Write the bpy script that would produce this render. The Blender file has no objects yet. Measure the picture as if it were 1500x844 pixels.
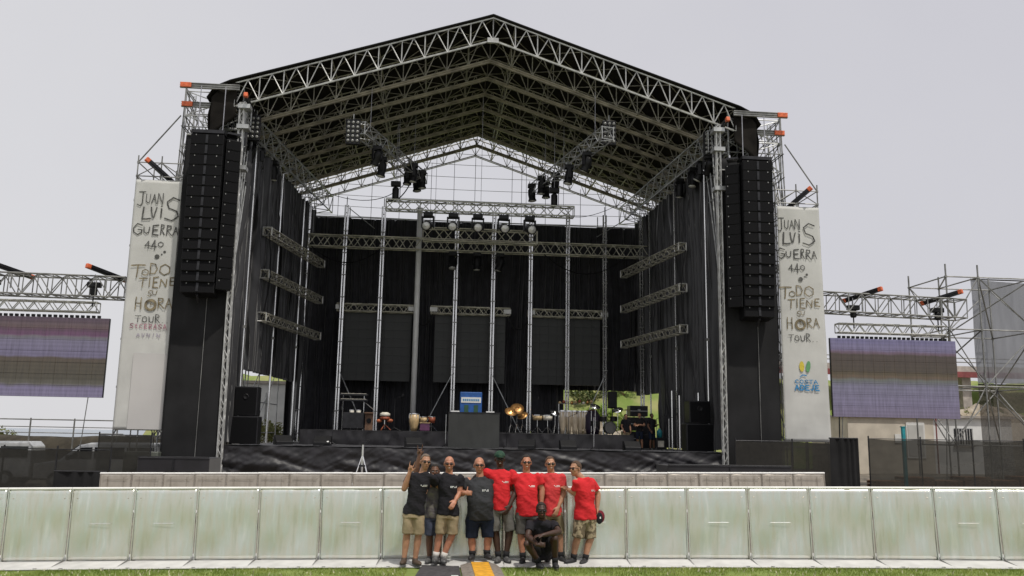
import bpy, math, random
from mathutils import Vector as V, Matrix, noise
random.seed(7)
R=math.radians; PI=math.pi
S=bpy.context.scene; COL=S.collection
# ---------------------------------------------------------------- camera
FPX=1260.0; YAW=R(5.0); PIT=R(9.7); ROL=0.0176; EYE=V((0,0,2.0))
fw=V((math.sin(YAW)*math.cos(PIT),math.cos(YAW)*math.cos(PIT),math.sin(PIT)))
r0=V((math.cos(YAW),-math.sin(YAW),0)); u0=r0.cross(fw)
rr=r0*math.cos(ROL)+u0*math.sin(ROL); uu=-r0*math.sin(ROL)+u0*math.cos(ROL)
cd=bpy.data.cameras.new('camera'); cam=bpy.data.objects.new('camera',cd); COL.objects.link(cam); S.camera=cam
cd.sensor_width=36; cd.lens=FPX/1500*36; cd.clip_end=8000; cd.clip_start=0.1
M3=Matrix((rr,uu,-fw)).transposed(); cam.matrix_world=Matrix.Translation(EYE)@M3.to_4x4()
def at(x,y,Y):   # point of the place seen at photo pixel (x,y) at distance Y, used to take measurements off the photograph
    d=fw+rr*((x-750)/FPX)+uu*((422-y)/FPX); return EYE+d*(Y/d.y)
# ---------------------------------------------------------------- world, sun
SUN_EL=R(64); SUN_AZ=R(150)    # azimuth measured clockwise from +Y (behind the photographer, to the right)
w=bpy.data.worlds.new('World'); S.world=w; w.use_nodes=True; nt=w.node_tree; nt.nodes.clear()
out=nt.nodes.new('ShaderNodeOutputWorld'); bg=nt.nodes.new('ShaderNodeBackground'); sky=nt.nodes.new('ShaderNodeTexSky')
sky.sky_type='NISHITA'; sky.sun_disc=False; sky.sun_elevation=SUN_EL; sky.sun_rotation=SUN_AZ; sky.dust_density=4; sky.air_density=1.0; sky.ozone_density=1
mx=nt.nodes.new('ShaderNodeMix'); mx.data_type='RGBA'; mx.inputs[0].default_value=0.93
tcw=nt.nodes.new('ShaderNodeTexCoord'); sx_=nt.nodes.new('ShaderNodeSeparateXYZ'); nt.links.new(tcw.outputs['Generated'],sx_.inputs[0])
nw=nt.nodes.new('ShaderNodeTexNoise'); nw.inputs['Scale'].default_value=1.7; nw.inputs['Detail'].default_value=5; nt.links.new(tcw.outputs['Generated'],nw.inputs[0])
mw_=nt.nodes.new('ShaderNodeMath'); mw_.operation='MULTIPLY_ADD'; mw_.inputs[1].default_value=.45; nt.links.new(sx_.outputs[0],mw_.inputs[0]); nt.links.new(nw.outputs[0],mw_.inputs[2])
crw=nt.nodes.new('ShaderNodeValToRGB'); nt.links.new(mw_.outputs[0],crw.inputs[0]); crw.color_ramp.elements[0].position=.2; crw.color_ramp.elements[1].position=.85
crw.color_ramp.elements[0].color=(7.05,7.0,7.18,1); crw.color_ramp.elements[1].color=(6.05,5.98,6.4,1)
nt.links.new(sky.outputs[0],mx.inputs[6]); nt.links.new(crw.outputs[0],mx.inputs[7])   # thin high cloud veil
nt.links.new(mx.outputs[2],bg.inputs[0]); bg.inputs[1].default_value=0.105; nt.links.new(bg.outputs[0],out.inputs[0])
sd=bpy.data.lights.new('sun','SUN'); sd.energy=2.6; sd.angle=R(1.2); sd.color=(1,0.95,0.87)
so=bpy.data.objects.new('sun',sd); COL.objects.link(so)
sdir=V((math.sin(SUN_AZ)*math.cos(SUN_EL),math.cos(SUN_AZ)*math.cos(SUN_EL),math.sin(SUN_EL)))
so.rotation_euler=sdir.to_track_quat('Z','Y').to_euler(); so.location=(20,-20,40)
vs=S.view_settings; vs.view_transform='Standard'; vs.look='None'; vs.exposure=0; vs.gamma=1; vs.use_curve_mapping=False
cy=S.cycles; cy.use_denoising=True; cy.max_bounces=8; cy.diffuse_bounces=4; cy.glossy_bounces=4; cy.transparent_max_bounces=16; cy.caustics_reflective=False; cy.caustics_refractive=False; cy.sample_clamp_indirect=6
# ---------------------------------------------------------------- materials
def lin(c):
    f=lambda v: v/12.92 if v<=0.04045 else ((v+0.055)/1.055)**2.4
    return tuple(f(v/255) for v in c)
def mat(name,col,rough=.6,metal=0,var=.15,scale=6,bump=0,bscale=30,spec=.5,stretch=None,col2=None,sheen=0,alpha=1,coat=0,trans=0,detail=4,thr=(.35,.65),world=False):
    m=bpy.data.materials.new(name); m.use_nodes=True; n=m.node_tree; b=n.nodes['Principled BSDF']
    tc=n.nodes.new('ShaderNodeTexCoord'); mp=n.nodes.new('ShaderNodeMapping'); ge=n.nodes.new('ShaderNodeNewGeometry'); n.links.new(ge.outputs['Position'] if world else tc.outputs['Object'],mp.inputs[0])
    if stretch: mp.inputs['Scale'].default_value=stretch
    nz=n.nodes.new('ShaderNodeTexNoise'); nz.inputs['Scale'].default_value=scale; nz.inputs['Detail'].default_value=detail; n.links.new(mp.outputs[0],nz.inputs[0])
    cr=n.nodes.new('ShaderNodeValToRGB'); n.links.new(nz.outputs[0],cr.inputs[0])
    c2=col2 if col2 else tuple(min(1,c*(1+var)) for c in col); c1=col if col2 else tuple(c*(1-var) for c in col)
    cr.color_ramp.elements[0].position=thr[0]; cr.color_ramp.elements[1].position=thr[1]
    cr.color_ramp.elements[0].color=(*c1,1); cr.color_ramp.elements[1].color=(*c2,1)
    n.links.new(cr.outputs[0],b.inputs['Base Color'])
    b.inputs['Roughness'].default_value=rough; b.inputs['Metallic'].default_value=metal; b.inputs['Specular IOR Level'].default_value=spec
    if sheen: b.inputs['Sheen Weight'].default_value=sheen; b.inputs['Sheen Roughness'].default_value=.5
    if coat: b.inputs['Coat Weight'].default_value=coat; b.inputs['Coat Roughness'].default_value=.1
    if bump:
        nb=n.nodes.new('ShaderNodeTexNoise'); nb.inputs['Scale'].default_value=bscale; nb.inputs['Detail'].default_value=5; n.links.new(mp.outputs[0],nb.inputs[0])
        bp=n.nodes.new('ShaderNodeBump'); bp.inputs['Strength'].default_value=bump; bp.inputs['Distance'].default_value=.05
        n.links.new(nb.outputs[0],bp.inputs['Height']); n.links.new(bp.outputs[0],b.inputs['Normal'])
    if alpha<1 or trans:
        o=n.nodes['Material Output']; mix=n.nodes.new('ShaderNodeMixShader')
        if alpha<1:
            t=n.nodes.new('ShaderNodeBsdfTransparent'); mix.inputs[0].default_value=1-alpha
        else:
            t=n.nodes.new('ShaderNodeBsdfTranslucent'); n.links.new(cr.outputs[0],t.inputs[0]); mix.inputs[0].default_value=trans
        n.links.new(b.outputs[0],mix.inputs[1]); n.links.new(t.outputs[0],mix.inputs[2]); n.links.new(mix.outputs[0],o.inputs[0])
    return m
ALU=mat('aluminium',(.50,.50,.48),.42,.55,.25,3,bump=.1)
GALV=mat('galvanised_steel',(.42,.43,.43),.5,.5,.3,2)
GALVD=mat('weathered_steel',(.26,.26,.25),.55,.5,.35,2)
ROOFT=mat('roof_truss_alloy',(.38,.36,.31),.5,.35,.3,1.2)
BEAM=mat('brown_beam',(.30,.27,.21),.55,.1,.35,1.5)
WHITEP=mat('white_post',(.92,.92,.91),.2,.85,.15,2,stretch=(1,1,.4))
CANOPY=mat('canopy_pvc',(.014,.012,.010),.85,0,.5,.8,spec=.15,bump=.25,bscale=3,trans=.02)
DRAPE=mat('black_drape',(.020,.020,.024),.7,0,.3,2,sheen=.35,spec=.35,bump=.15,bscale=8)
SDRAPE=mat('side_drape',(.013,.013,.016),.5,0,.3,2,sheen=.3,spec=.6,bump=.15,bscale=8)
SCRIM=mat('black_scrim',(.015,.015,.016),.85,0,.3,.7,spec=.3,bump=.1,bscale=40)
SKIRT=mat('stage_skirt',(.011,.010,.013),.5,0,.4,1.5,spec=.5,sheen=.2)
DECK=mat('stage_deck',(.012,.011,.013),.5,0,.4,1.2,spec=.5,bump=.1,bscale=5)
BLACK=mat('black_plastic',(.009,.009,.010),.5,0,.2,8,spec=.3)
BLACKM=mat('black_metal',(.022,.022,.025),.4,.3,.3,5)
GRILLE=mat('speaker_grille',(.006,.006,.007),.8,0,.5,40,spec=.15,bump=.2,bscale=200)
CHROME=mat('chrome',(.7,.7,.7),.2,1,.1,5)
ORANGE=mat('orange_cap',(.68,.14,.05),.5,0,.25,9)
BANNER=mat('banner_cloth',(.64,.64,.61),.7,0,.08,.7,bump=.2,bscale=1.5,trans=.12)
BANNERD=mat('banner_patch',(.56,.545,.53),.75,0,.05,.5)
INK=mat('banner_ink',(.085,.085,.08),.8,0,.5,4)
INKG=mat('banner_ink_gold',(.22,.18,.11),.8,0,.5,4)
INKP=mat('banner_ink_pink',(.42,.20,.25),.8,0,.3,4)
INKV=mat('banner_ink_lilac',(.36,.32,.40),.8,0,.2,4)
INKB=mat('logo_blue',(.06,.26,.50),.7); INKY=mat('logo_yellow',(.62,.50,.06),.7); INKGR=mat('logo_green',(.12,.32,.14),.7)
SCREENB=mat('screen_face',(.034,.036,.034),.55,0,.15,1,bump=.05)
def panel_metal(name,base,c2,rough):
    return mat(name,base,rough,.75,.1,2.2,bump=.13,bscale=2.2,stretch=(5,3,.7),col2=c2,detail=6,thr=(.3,.75),world=True)
PANEL=panel_metal('barrier_sheet',(.62,.64,.55),(.82,.83,.79),.27)
_e=[n_ for n_ in PANEL.node_tree.nodes if n_.type=='VALTORGB'][0].color_ramp.elements; _n=_e.new(.45); _n.color=(.72,.71,.64,1); _n=_e.new(.58); _n.color=(.69,.73,.68,1)
PANELB=panel_metal('pit_barrier_sheet',(.45,.405,.345),(.56,.515,.455),.5)
RAIL=mat('barrier_rail',(.86,.85,.82),.45,.0,.08,3)
BASEP=mat('floor_plate',(.66,.655,.63),.55,.1,.12,3,bump=.2,bscale=60)
WOODL=mat('pale_wood_shell',(.58,.42,.22),.35,0,.25,8,stretch=(1,1,.2))
WOODR=mat('red_wood_shell',(.30,.08,.04),.35,0,.3,8)
SKINH=mat('drum_skin',(.72,.68,.58),.6)
BRASS=mat('cymbal_brass',(.62,.33,.12),.35,.8)
BLUE=mat('blue_case',(.02,.10,.34),.45,0,.15,6)
WHITE=mat('white_paint',(.75,.75,.73),.5,0,.06,4)
CREAM=mat('cream_plaster',(.66,.60,.50),.85,0,.1,1.5,bump=.1)
WHWALL=mat('white_plaster',(.78,.79,.78),.85,0,.08,1.5,bump=.1)
MAROON=mat('maroon_fascia',(.22,.055,.055),.6,0,.25,2)
CONC=mat('concrete',(.42,.38,.34),.85,0,.2,2,bump=.1)
MESHG=mat('grey_scaffold_net',(.17,.175,.19),.9,0,.12,1.2,alpha=.86,stretch=(3,3,.4))
MESHB=mat('black_fence_net',(.022,.021,.017),.9,0,.3,2,alpha=.88,stretch=(1,1,3))
VANW=mat('van_silver_paint',(.52,.53,.53),.3,.3,.04,2,coat=.6)
GLASSD=mat('dark_window_glass',(.02,.022,.025),.08,0,.1,2)
RUBBER=mat('black_rubber',(.02,.02,.02),.8,0,.2,20)
TURQ=mat('turquoise_paint',(.02,.28,.32),.5)
YELLOW=mat('yellow_lid',(.72,.36,.03),.55,0,.2,12)
GREYR=mat('grey_ramp_rubber',(.22,.19,.16),.8,0,.25,20,bump=.2)
MATG=mat('dark_mat',(.055,.052,.055),.9,0,.3,14,bump=.3,bscale=80)
LEAF=mat('shrub_leaf',(.05,.085,.02),.6,0,.5,5,trans=.3,col2=(.15,.17,.05))
ROCK=mat('rock_face',(.30,.25,.18),.95,0,.4,2,bump=.6,bscale=6,col2=(.42,.37,.30))
BROWN=mat('brown_wood',(.16,.09,.055),.7,0,.3,5)
LENS=mat('lamp_lens',(.65,.65,.62),.15,.2,.1,4)
LENSD=mat('lamp_lens_dim',(.22,.22,.21),.25,.3,.1,4)
WIRE=mat('steel_wire',(.35,.35,.38),.5,.5)
# ---------------------------------------------------------------- mesh builder
class MB:
    def __init__(s): s.v=[]; s.f=[]
    def add(s,vs,fs):
        o=len(s.v); s.v+= [tuple(p) for p in vs]; s.f+=[tuple(i+o for i in f) for f in fs]; return s
    def box(s,c,d,rot=None,taper=1):
        c=V(c); x,y,z=d[0]/2,d[1]/2,d[2]/2
        ps=[V((a*x*(taper if k>0 else 1),b*y*(taper if k>0 else 1),k*z)) for k in(-1,1) for b in(-1,1) for a in(-1,1)]
        if rot is not None: ps=[rot@p for p in ps]
        return s.add([p+c for p in ps],[(0,2,3,1),(4,5,7,6),(0,1,5,4),(2,6,7,3),(0,4,6,2),(1,3,7,5)])
    def tube(s,a,b,r,n=6,r2=None,cap=True):
        a=V(a); b=V(b); r2=r if r2 is None else r2; d=b-a
        if d.length<1e-6: return s
        d.normalize(); e=d.orthogonal().normalized(); g=d.cross(e)
        ps=[]
        for c,q in((a,r),(b,r2)):
            for i in range(n):
                t=2*PI*i/n; ps.append(c+(e*math.cos(t)+g*math.sin(t))*q)
        fs=[(i,(i+1)%n,n+(i+1)%n,n+i) for i in range(n)]
        if cap: fs+=[tuple(range(n-1,-1,-1)),tuple(range(n,2*n))]
        return s.add(ps,fs)
    def path(s,pts,r,n=6):
        for a,b in zip(pts,pts[1:]): s.tube(a,b,r,n)
        return s
    def lathe(s,prof,c=(0,0,0),n=16,axis=None):
        c=V(c); ps=[]; 
        q=axis.to_track_quat('Z','Y').to_matrix() if axis is not None else None
        for r,z in prof:
            for i in range(n):
                t=2*PI*i/n; p=V((r*math.cos(t),r*math.sin(t),z)); 
                if q is not None: p=q@p
                ps.append(p+c)
        fs=[(k*n+i,k*n+(i+1)%n,(k+1)*n+(i+1)%n,(k+1)*n+i) for k in range(len(prof)-1) for i in range(n)]
        fs+=[tuple(range(n-1,-1,-1)),tuple((len(prof)-1)*n+i for i in range(n))]
        return s.add(ps,fs)
    def ell(s,c,r,rot=None,nu=14,nv=9):
        c=V(c); ps=[]; 
        for j in range(1,nv):
            a=PI*j/nv
            for i in range(nu):
                t=2*PI*i/nu; ps.append(V((r[0]*math.sin(a)*math.cos(t),r[1]*math.sin(a)*math.sin(t),r[2]*math.cos(a))))
        ps+= [V((0,0,r[2])),V((0,0,-r[2]))]
        if rot is not None: ps=[rot@p for p in ps]
        fs=[(k*nu+i,(k+1)*nu+i,(k+1)*nu+(i+1)%nu,k*nu+(i+1)%nu) for k in range(nv-2) for i in range(nu)]
        T=(nv-1)*nu; fs+=[(T,i,(i+1)%nu) for i in range(nu)]+[(T+1,(nv-2)*nu+(i+1)%nu,(nv-2)*nu+i) for i in range(nu)]
        return s.add([p+c for p in ps],fs)
    def prism(s,pts,axis,a,b):   # pts 2-D outline, extruded along axis from a to b
        n=len(pts); f={'x':lambda p,t:(t,p[0],p[1]),'y':lambda p,t:(p[0],t,p[1]),'z':lambda p,t:(p[0],p[1],t)}[axis]
        return s.add([f(p,a) for p in pts]+[f(p,b) for p in pts],[tuple(range(n-1,-1,-1)),tuple(range(n,2*n))]+[(i,(i+1)%n,n+(i+1)%n,n+i) for i in range(n)])
    def grid(s,fn,nu,nv):
        return s.add([fn(i/nu,j/nv) for j in range(nv+1) for i in range(nu+1)],[(j*(nu+1)+i,j*(nu+1)+i+1,(j+1)*(nu+1)+i+1,(j+1)*(nu+1)+i) for j in range(nv) for i in range(nu)])
    def build(s,name,m,parent=None,smooth=False,bevel=0,solid=0):
        me=bpy.data.meshes.new(name); 
        loc=V((0,0,0))
        me.from_pydata(s.v,[],s.f); me.materials.append(m); me.update()
        if smooth: me.polygons.foreach_set('use_smooth',[True]*len(me.polygons))
        o=bpy.data.objects.new(name,me); COL.objects.link(o)
        if parent is not None: o.parent=parent
        if bevel: b=o.modifiers.new('b','BEVEL'); b.width=bevel; b.segments=2; b.limit_method='ANGLE'
        if solid: b=o.modifiers.new('s','SOLIDIFY'); b.thickness=solid; b.offset=0
        return o
def tag(o,label=None,cat=None,group=None,kind=None):
    if label: o['label']=label
    if cat: o['category']=cat
    if group: o['group']=group
    if kind: o['kind']=kind
    return o
def thing(name,label,cat,loc=(0,0,0),rz=0,group=None):
    o=bpy.data.objects.new(name,None); COL.objects.link(o); o.location=loc; o.rotation_euler=(0,0,rz); o.empty_display_size=.2
    return tag(o,label,cat,group)
def copy_tree(o,parent=None):
    c=o.copy(); COL.objects.link(c)
    if parent is not None: c.parent=parent
    for ch in list(o.children): copy_tree(ch,c)
    return c
def dup(src,loc,rz=0,label=None,group=None,rot=None):
    c=copy_tree(src); c.location=loc; c.rotation_euler=rot if rot else (0,0,rz)
    if label: c['label']=label
    if group: c['group']=group
    return c
def series(parent,name,m,mb,locs):
    o=None
    for l in locs:
        if o is None: o=mb.build(name,m,parent); q=o
        else: q=o.copy(); COL.objects.link(q); q.parent=parent
        q.location=l
def struct(name,mb,m,**k):
    o=mb.build(name,m,**k); o['kind']='structure'; return o
def nz(x,y,z=0): return noise.noise(V((x,y,z)))
# ---------------------------------------------------------------- ground, sea
def gz(x,y):
    xx=max(-16,min(28,x)); z=0.0176*(xx-1.0)
    if y>14.6: z-= .30*min(1,(y-14.6)/11)
    return z
def sm(t): t=max(0,min(1,t)); return t*t*(3-2*t)
def hill(x,y):
    h=0
    if y>56: h=6.6*sm((y-56)/11)*sm((x+22)/4.0)
    if y>90: h=h*(1-sm((y-90)/60))
    if y>70 and x<-10: h-=  12*sm((y-95)/60)
    h-= 14*sm((y-110)/70)
    h-= 12*sm((-x-45)/60)
    return h
def terrain(u0_,u1_,v0_,v1_,nu,nv,name,m,dz=0,rough=0):
    def fn(u,v):
        x=u0_+(u1_-u0_)*u; y=v0_+(v1_-v0_)*v
        return (x,y,gz(x,y)+hill(x,y)+dz+rough*nz(x*.4,y*.4)*sm((y-57)/5))
    return struct(name,MB().grid(fn,nu,nv),m,smooth=True)
GRASSG=mat('lawn_ground',(.14,.20,.04),.9,0,.4,3,bump=.4,bscale=60,col2=(.23,.29,.07))
DIRT=mat('dry_ground',(.19,.165,.13),.95,0,.3,1.5,bump=.3,bscale=30)
PITG=mat('pit_ground',(.36,.33,.28),.9,0,.25,1.2,bump=.2,bscale=30)
HILLM=mat('hill_grass',(.17,.24,.05),.95,0,.4,.5,bump=.5,bscale=3,col2=(.30,.30,.12),thr=(.42,.62))
SEA=mat('sea_water',(.10,.16,.22),.18,0,.2,.01,bump=.1,bscale=.3)
terrain(-60,70,-20,14.35,60,40,'lawn',GRASSG)
terrain(-60,70,14.35,56,70,40,'ground',PITG if False else DIRT)
def hm(u,v): return None
terrain(-60,110,56,300,120,120,'hillside',HILLM,rough=.7)
struct('sea',MB().grid(lambda u,v:(-3500+7000*u,120+6500*v,-11),8,8),SEA)
# ---------------------------------------------------------------- generic lattice pieces
def frame_axes(A,B,up=V((0,0,1))):
    d=(B-A).normalized(); s_=d.cross(up)
    s_= s_.normalized() if s_.length>1e-4 else V((1,0,0)); return d,s_,s_.cross(d).normalized()
def truss(parent,A,B,w=.4,h=.5,step=.5,rc=.03,rl=.018,m=ALU,flat=False,n=6,chords=True,cname='chord',verticals=False):
    A=V(A);B=V(B); d,s_,u_=frame_axes(A,B); L=(B-A).length; k=max(1,round(L/step))
    cs=[(0,1),(0,-1)] if flat else [(1,1),(-1,1),(1,-1),(-1,-1)]
    off=lambda a,b:s_*(w/2*a)+u_*(h/2*b)
    for a,b in cs: MB().tube(A+off(a,b),B+off(a,b),rc,n).build(cname,m,parent)
    mb=MB(); P=lambda i,a,b:A+d*(L*i/k)+off(a,b)
    sides=[((0,1),(0,-1))] if flat else [((1,1),(1,-1)),((-1,1),(-1,-1)),((1,1),(-1,1)),((1,-1),(-1,-1))]
    for q,(p0,p1) in enumerate(sides):
        for i in range(k):
            e=(i+q)%2; a_,b_=(p0,p1) if e else (p1,p0)
            mb.tube(P(i,*a_),P(i+1,*b_),rl,5,cap=False)
            if verticals: mb.tube(P(i,*p0),P(i,*p1),rl,5,cap=False)
        mb.tube(P(0,*p0),P(0,*p1),rl,5,cap=False); mb.tube(P(k,*p0),P(k,*p1),rl,5,cap=False)
    mb.build('lattice',m,parent)
def scaffold(name,label,xs,ys,zs,zb,m=GALV,r=.03,over=.45,brace=(0,),cat='scaffold tower',skip=(),group=None):
    t=thing(name,label,cat,(xs[0],ys[0],zb),group=group); o=V((xs[0],ys[0],zb))
    P=lambda i,j,z:V((xs[i],ys[j],z))-o
    nx,ny=len(xs),len(ys)
    for i in range(nx):
        for j in range(ny):
            mb=MB().tube(P(i,j,zb+.08),P(i,j,zs[-1]+over),r)
            for z in zs: mb.tube(P(i,j,z-.05),P(i,j,z+.04),r*1.7)
            mb.box(P(i,j,zb+.04),(.15,.15,.08)); mb.build('upright',m,t)
    for z in zs:
        mb=MB()
        for j in range(ny):
            for i in range(nx-1): mb.tube(P(i,j,z),P(i+1,j,z),r*.85,5)
        for i in range(nx):
            for j in range(ny-1): mb.tube(P(i,j,z),P(i,j+1,z),r*.85,5)
        mb.build('ledger_frame',m,t)
    for k in range(len(zs)-1):
        for i in range(nx-1):
            for j in ({0,ny-1} if 0 in brace else {ny-1}):
                e=(k+i+j)%2; MB().tube(P(i+e,j,zs[k]),P(i+1-e,j,zs[k+1]),r*.75,5).build('diagonal_brace',m,t)
        for j in range(ny-1):
            for i in {0,nx-1}:
                e=(k+i+j)%2; MB().tube(P(i,j+e,zs[k]),P(i,j+1-e,zs[k+1]),r*.75,5).build('diagonal_brace',m,t)
    return t
# ================================================================ STAGE
DZ=1.40; XC=2.1; XL=-8.6; XR=12.8
# deck
t=thing('stage_platform','long black stage platform with loose wrinkled cloth hung along its front','stage',(XC,36,0))
MB().box((0,7.1,DZ-.15),(21.0,14.2,.3)).build('deck',DECK,t)
def skf(u,v):
    x=-10.5+21*u; z=(DZ+.02)*(1-v)-.15*v
    d=.10*nz(x*.55+z*1.3,z*2.2,3)+.05*nz(x*2.1-z*1.5,z*3,9)+.10*abs(nz(x*.9+z*3.2,z*.6,20))+.07*abs(nz(x*2.6-z*4.5,z*1.1,31))+.03*nz(x*7,z*6,2)
    sag=.06*abs(math.sin(x*1.47))*(1-v)
    return (x,-.12-d*(.35+v)*1.3,z-sag)
MB().grid(skf,330,34).build('skirt',SKIRT,t,smooth=True)
MB().grid(lambda u,v:(-10.4+20.8*u,-.1+4.5*v,DZ+.012+.05*abs(nz(u*9,v*4,1))+.03*abs(nz(u*40+v*9,v*10,5))),160,24).build('floor_cloth',SKIRT,t,smooth=True)
for x in (-10,-5,0,5,10):
    for y in (1,7,13): MB().tube((x,y,-.3),(x,y,DZ-.3),.05).build('leg',GALVD,t)
# risers and low black fronts
t=thing('band_riser','low wide black riser carrying the percussion at the back of the stage','riser',(1.7,45,DZ))
MB().box((0,0,.65),(15.6,8.4,.10)).build('top',DECK,t,bevel=.01); MB().grid(lambda u,v:(-7.8+15.6*u,-4.22-.16*abs(nz(u*60+v*1.5,v*1.2)),.66*v),150,4).build('front_cloth',SKIRT,t,smooth=True)
for x in(-7,-3,0,3,7):
    for y in(-3.6,3.6): MB().tube((x,y,0),(x,y,.6),.04).build('leg',GALVD,t)
for (x0,x1,lab) in ((-10.9,-8.3,'low black covered platform at the foot of the left loudspeaker tower'),(9.2,14.2,'long low black covered platform under the right loudspeaker tower')):
    t=thing('wing_platform',lab,'platform',((x0+x1)/2,34.6,-.3)); W=x1-x0
    MB().box((0,0,.62),(W,1.8,1.24)).build('covered_box',SKIRT,t,bevel=.02); MB().tube((-W/2,-.93,1.27),(W/2,-.93,1.27),.02).build('edge_rail',BLACKM,t)
    MB().box((0,-.93,.6),(.05,.03,1.2)).build('seam',BLACKM,t)
# ---------------------------------------------------------------- roof
roof=thing('stage_roof','huge gabled stage roof of aluminium trusses under a black cover','stage roof',(XC,44,15))
RO=V((XC,44,15)); APX=20.45; EAV=16.75; HW=11.05; TH=1.08
def chordz(x): return APX-(APX-EAV)*abs(x)/HW
for k in range(9):
    Y=36+k*2.02-44; g=bpy.data.objects.new('gable_truss',None); COL.objects.link(g); g.parent=roof; g.location=(0,Y,0)
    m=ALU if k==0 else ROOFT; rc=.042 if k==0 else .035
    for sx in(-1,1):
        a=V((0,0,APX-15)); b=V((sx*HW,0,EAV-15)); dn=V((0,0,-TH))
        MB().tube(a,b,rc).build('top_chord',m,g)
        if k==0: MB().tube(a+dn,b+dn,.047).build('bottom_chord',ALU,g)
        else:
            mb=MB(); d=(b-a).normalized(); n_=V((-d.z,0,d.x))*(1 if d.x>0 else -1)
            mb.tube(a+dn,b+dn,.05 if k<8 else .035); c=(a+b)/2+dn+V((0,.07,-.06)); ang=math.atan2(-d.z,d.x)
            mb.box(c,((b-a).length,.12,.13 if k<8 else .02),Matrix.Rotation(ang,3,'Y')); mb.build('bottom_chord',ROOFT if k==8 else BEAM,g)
        mb=MB(); n=11
        for i in range(n):
            x0=sx*HW*i/n; x1=sx*HW*(i+1)/n; xm=(x0+x1)/2
            z=lambda x:chordz(x)-15
            mb.tube((x0,0,z(x0)-TH),(x0,0,z(x0)),.026 if k==0 else (.026 if k<8 else .022),5,cap=False)
            mb.tube((x0,0,z(x0)-TH),(xm,0,z(xm)),.026 if k==0 else (.026 if k<8 else .022),5,cap=False); mb.tube((x1,0,z(x1)-TH),(xm,0,z(xm)),.026 if k==0 else (.026 if k<8 else .022),5,cap=False)
        mb.tube((sx*HW,0,EAV-15),(sx*HW,0,EAV-15-TH),.045); mb.build('lattice',m,g)
    if k==0: mb=MB(); mb.box((0,-.01,APX-15-TH-.02),(.5,.16,.22)).build('ridge_plate',ALU,g)
# purlins and cross bracing between the gables
for i in range(-11,12,2):
    x=i*HW/11
    for dzz in ((0,-TH) if i in(-11,-5,1,7,11) else (0,)):
        MB().tube((x,-8,chordz(x)-15+dzz-.02),(x,8.1,chordz(x)-15+dzz-.02),.035,5).build('purlin',ROOFT,roof)
for sx in(-1,1):
    for k in range(8):
        y0=-8+k*2.02; y1=y0+2.02; mb=MB()
        for i in range(0,11,2):
            xa=sx*HW*i/11; xb=sx*HW*min(11,i+2)/11
            for dzz in(-.05,):
                p=[(xa,y0,chordz(xa)-15+dzz),(xb,y1,chordz(xb)-15+dzz),(xb,y0,chordz(xb)-15+dzz),(xa,y1,chordz(xa)-15+dzz)]
                mb.tube(p[0],p[1],.022,4,cap=False); mb.tube(p[2],p[3],.022,4,cap=False)
            mb.tube((xa,y0,chordz(xa)-15-TH),(xa,y1,chordz(xa)-15),.022,4,cap=False)
        mb.build('wind_bracing',ROOFT,roof)
# cover, wrapped round the eaves
prof=[(-HW-1.15,16.0),(-HW-.95,16.35),(-HW-.6,16.6),(-HW-.2,16.80),(-HW/2,(APX+EAV)/2+.09),(-.6,APX-.12),(0,APX+.09),(.6,APX-.12),(HW/2,(APX+EAV)/2+.09),(HW+.2,16.80),(HW+.6,16.6),(HW+.95,16.35),(HW+1.15,16.0)]
def cov(u,v):
    s_=u*(len(prof)-1); i=min(int(s_),len(prof)-2); f=s_-i; x=prof[i][0]*(1-f)+prof[i+1][0]*f; z=prof[i][1]*(1-f)+prof[i+1][1]*f
    y=-8.1+15.9*v; sag=-.05*abs(math.sin(v*PI*7))
    return (x,y+.03*nz(x,0,4)*0,z-15+sag)
o=MB().grid(cov,14*6,42).build('cover',CANOPY,roof,smooth=True,solid=.03)
mb=MB()
for a,b in zip(prof[1:-1],prof[2:-1]): mb.tube((a[0],-8.12,a[1]-15+.02),(b[0],-8.12,b[1]-15+.02),.03,6)
mb.build('cover_edge',BLACK,roof)
for s_ in(-1,1): MB().grid(lambda u,v:(s_*(HW+.95+.10*math.sin(v*3)-.15*v*0+.04*nz(u*3,v*3,2)),-8.0+3.6*u,1.05-1.75*v),10,10).build('corner_flap',CANOPY,roof,smooth=True,solid=.02); MB().grid(lambda u,v:(s_*(HW-.1+1.05*u),-8.03+.04*nz(u*3,v*3,9),(1.75-.7*u*u)*(1-v)+(-.70+.9*(1-u))*v),10,10).build('corner_flap',CANOPY,roof,smooth=True,solid=.02)
# eave girders running front to back (dense box lattice)
for sx,xa,xb in((-1,-9.0,-6.9),(1,12.55,11.45)):
    g=thing('eave_girder','dense silver lattice girder along the %s eave of the stage roof'%('left' if sx<0 else 'right'),'truss',(0,0,0))
    truss(g,(xa,36.6,15.35),(xb,50.6,15.35),1.0,1.0,.62,.04,.024,GALV)
    mb=MB()
    for i in range(14):
        y=36.9+i; x=xa+(xb-xa)*(y-36.6)/14; mb.tube((x-.5,y,14.85),(x+.5,y+.4,15.85),.02,4); mb.tube((x+.5,y,14.85),(x-.5,y+.5,15.85),.02,4)
    mb.build('cross_lacing',GALV,g)
# slanting inner light trusses
IT=[]
for sx,A,B in((-1,(-3.7,36.9,15.3),(-1.0,43.6,15.1)),(1,(7.3,36.0,15.3),(5.1,44.6,15.1))):
    g=thing('lighting_truss','slanting silver lighting truss under the %s slope of the roof'%('left' if sx<0 else 'right'),'truss')
    truss(g,A,B,.55,.55,.45,.032,.02,GALV); IT.append((V(A),V(B)))
    for f in(.15,.85):
        p=V(A).lerp(V(B),f); MB().tube(p+V((0,0,.27)),(p.x,p.y,chordz(p.x-XC)-TH),.015,4).build('hanging_chain',WIRE,g)
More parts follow.
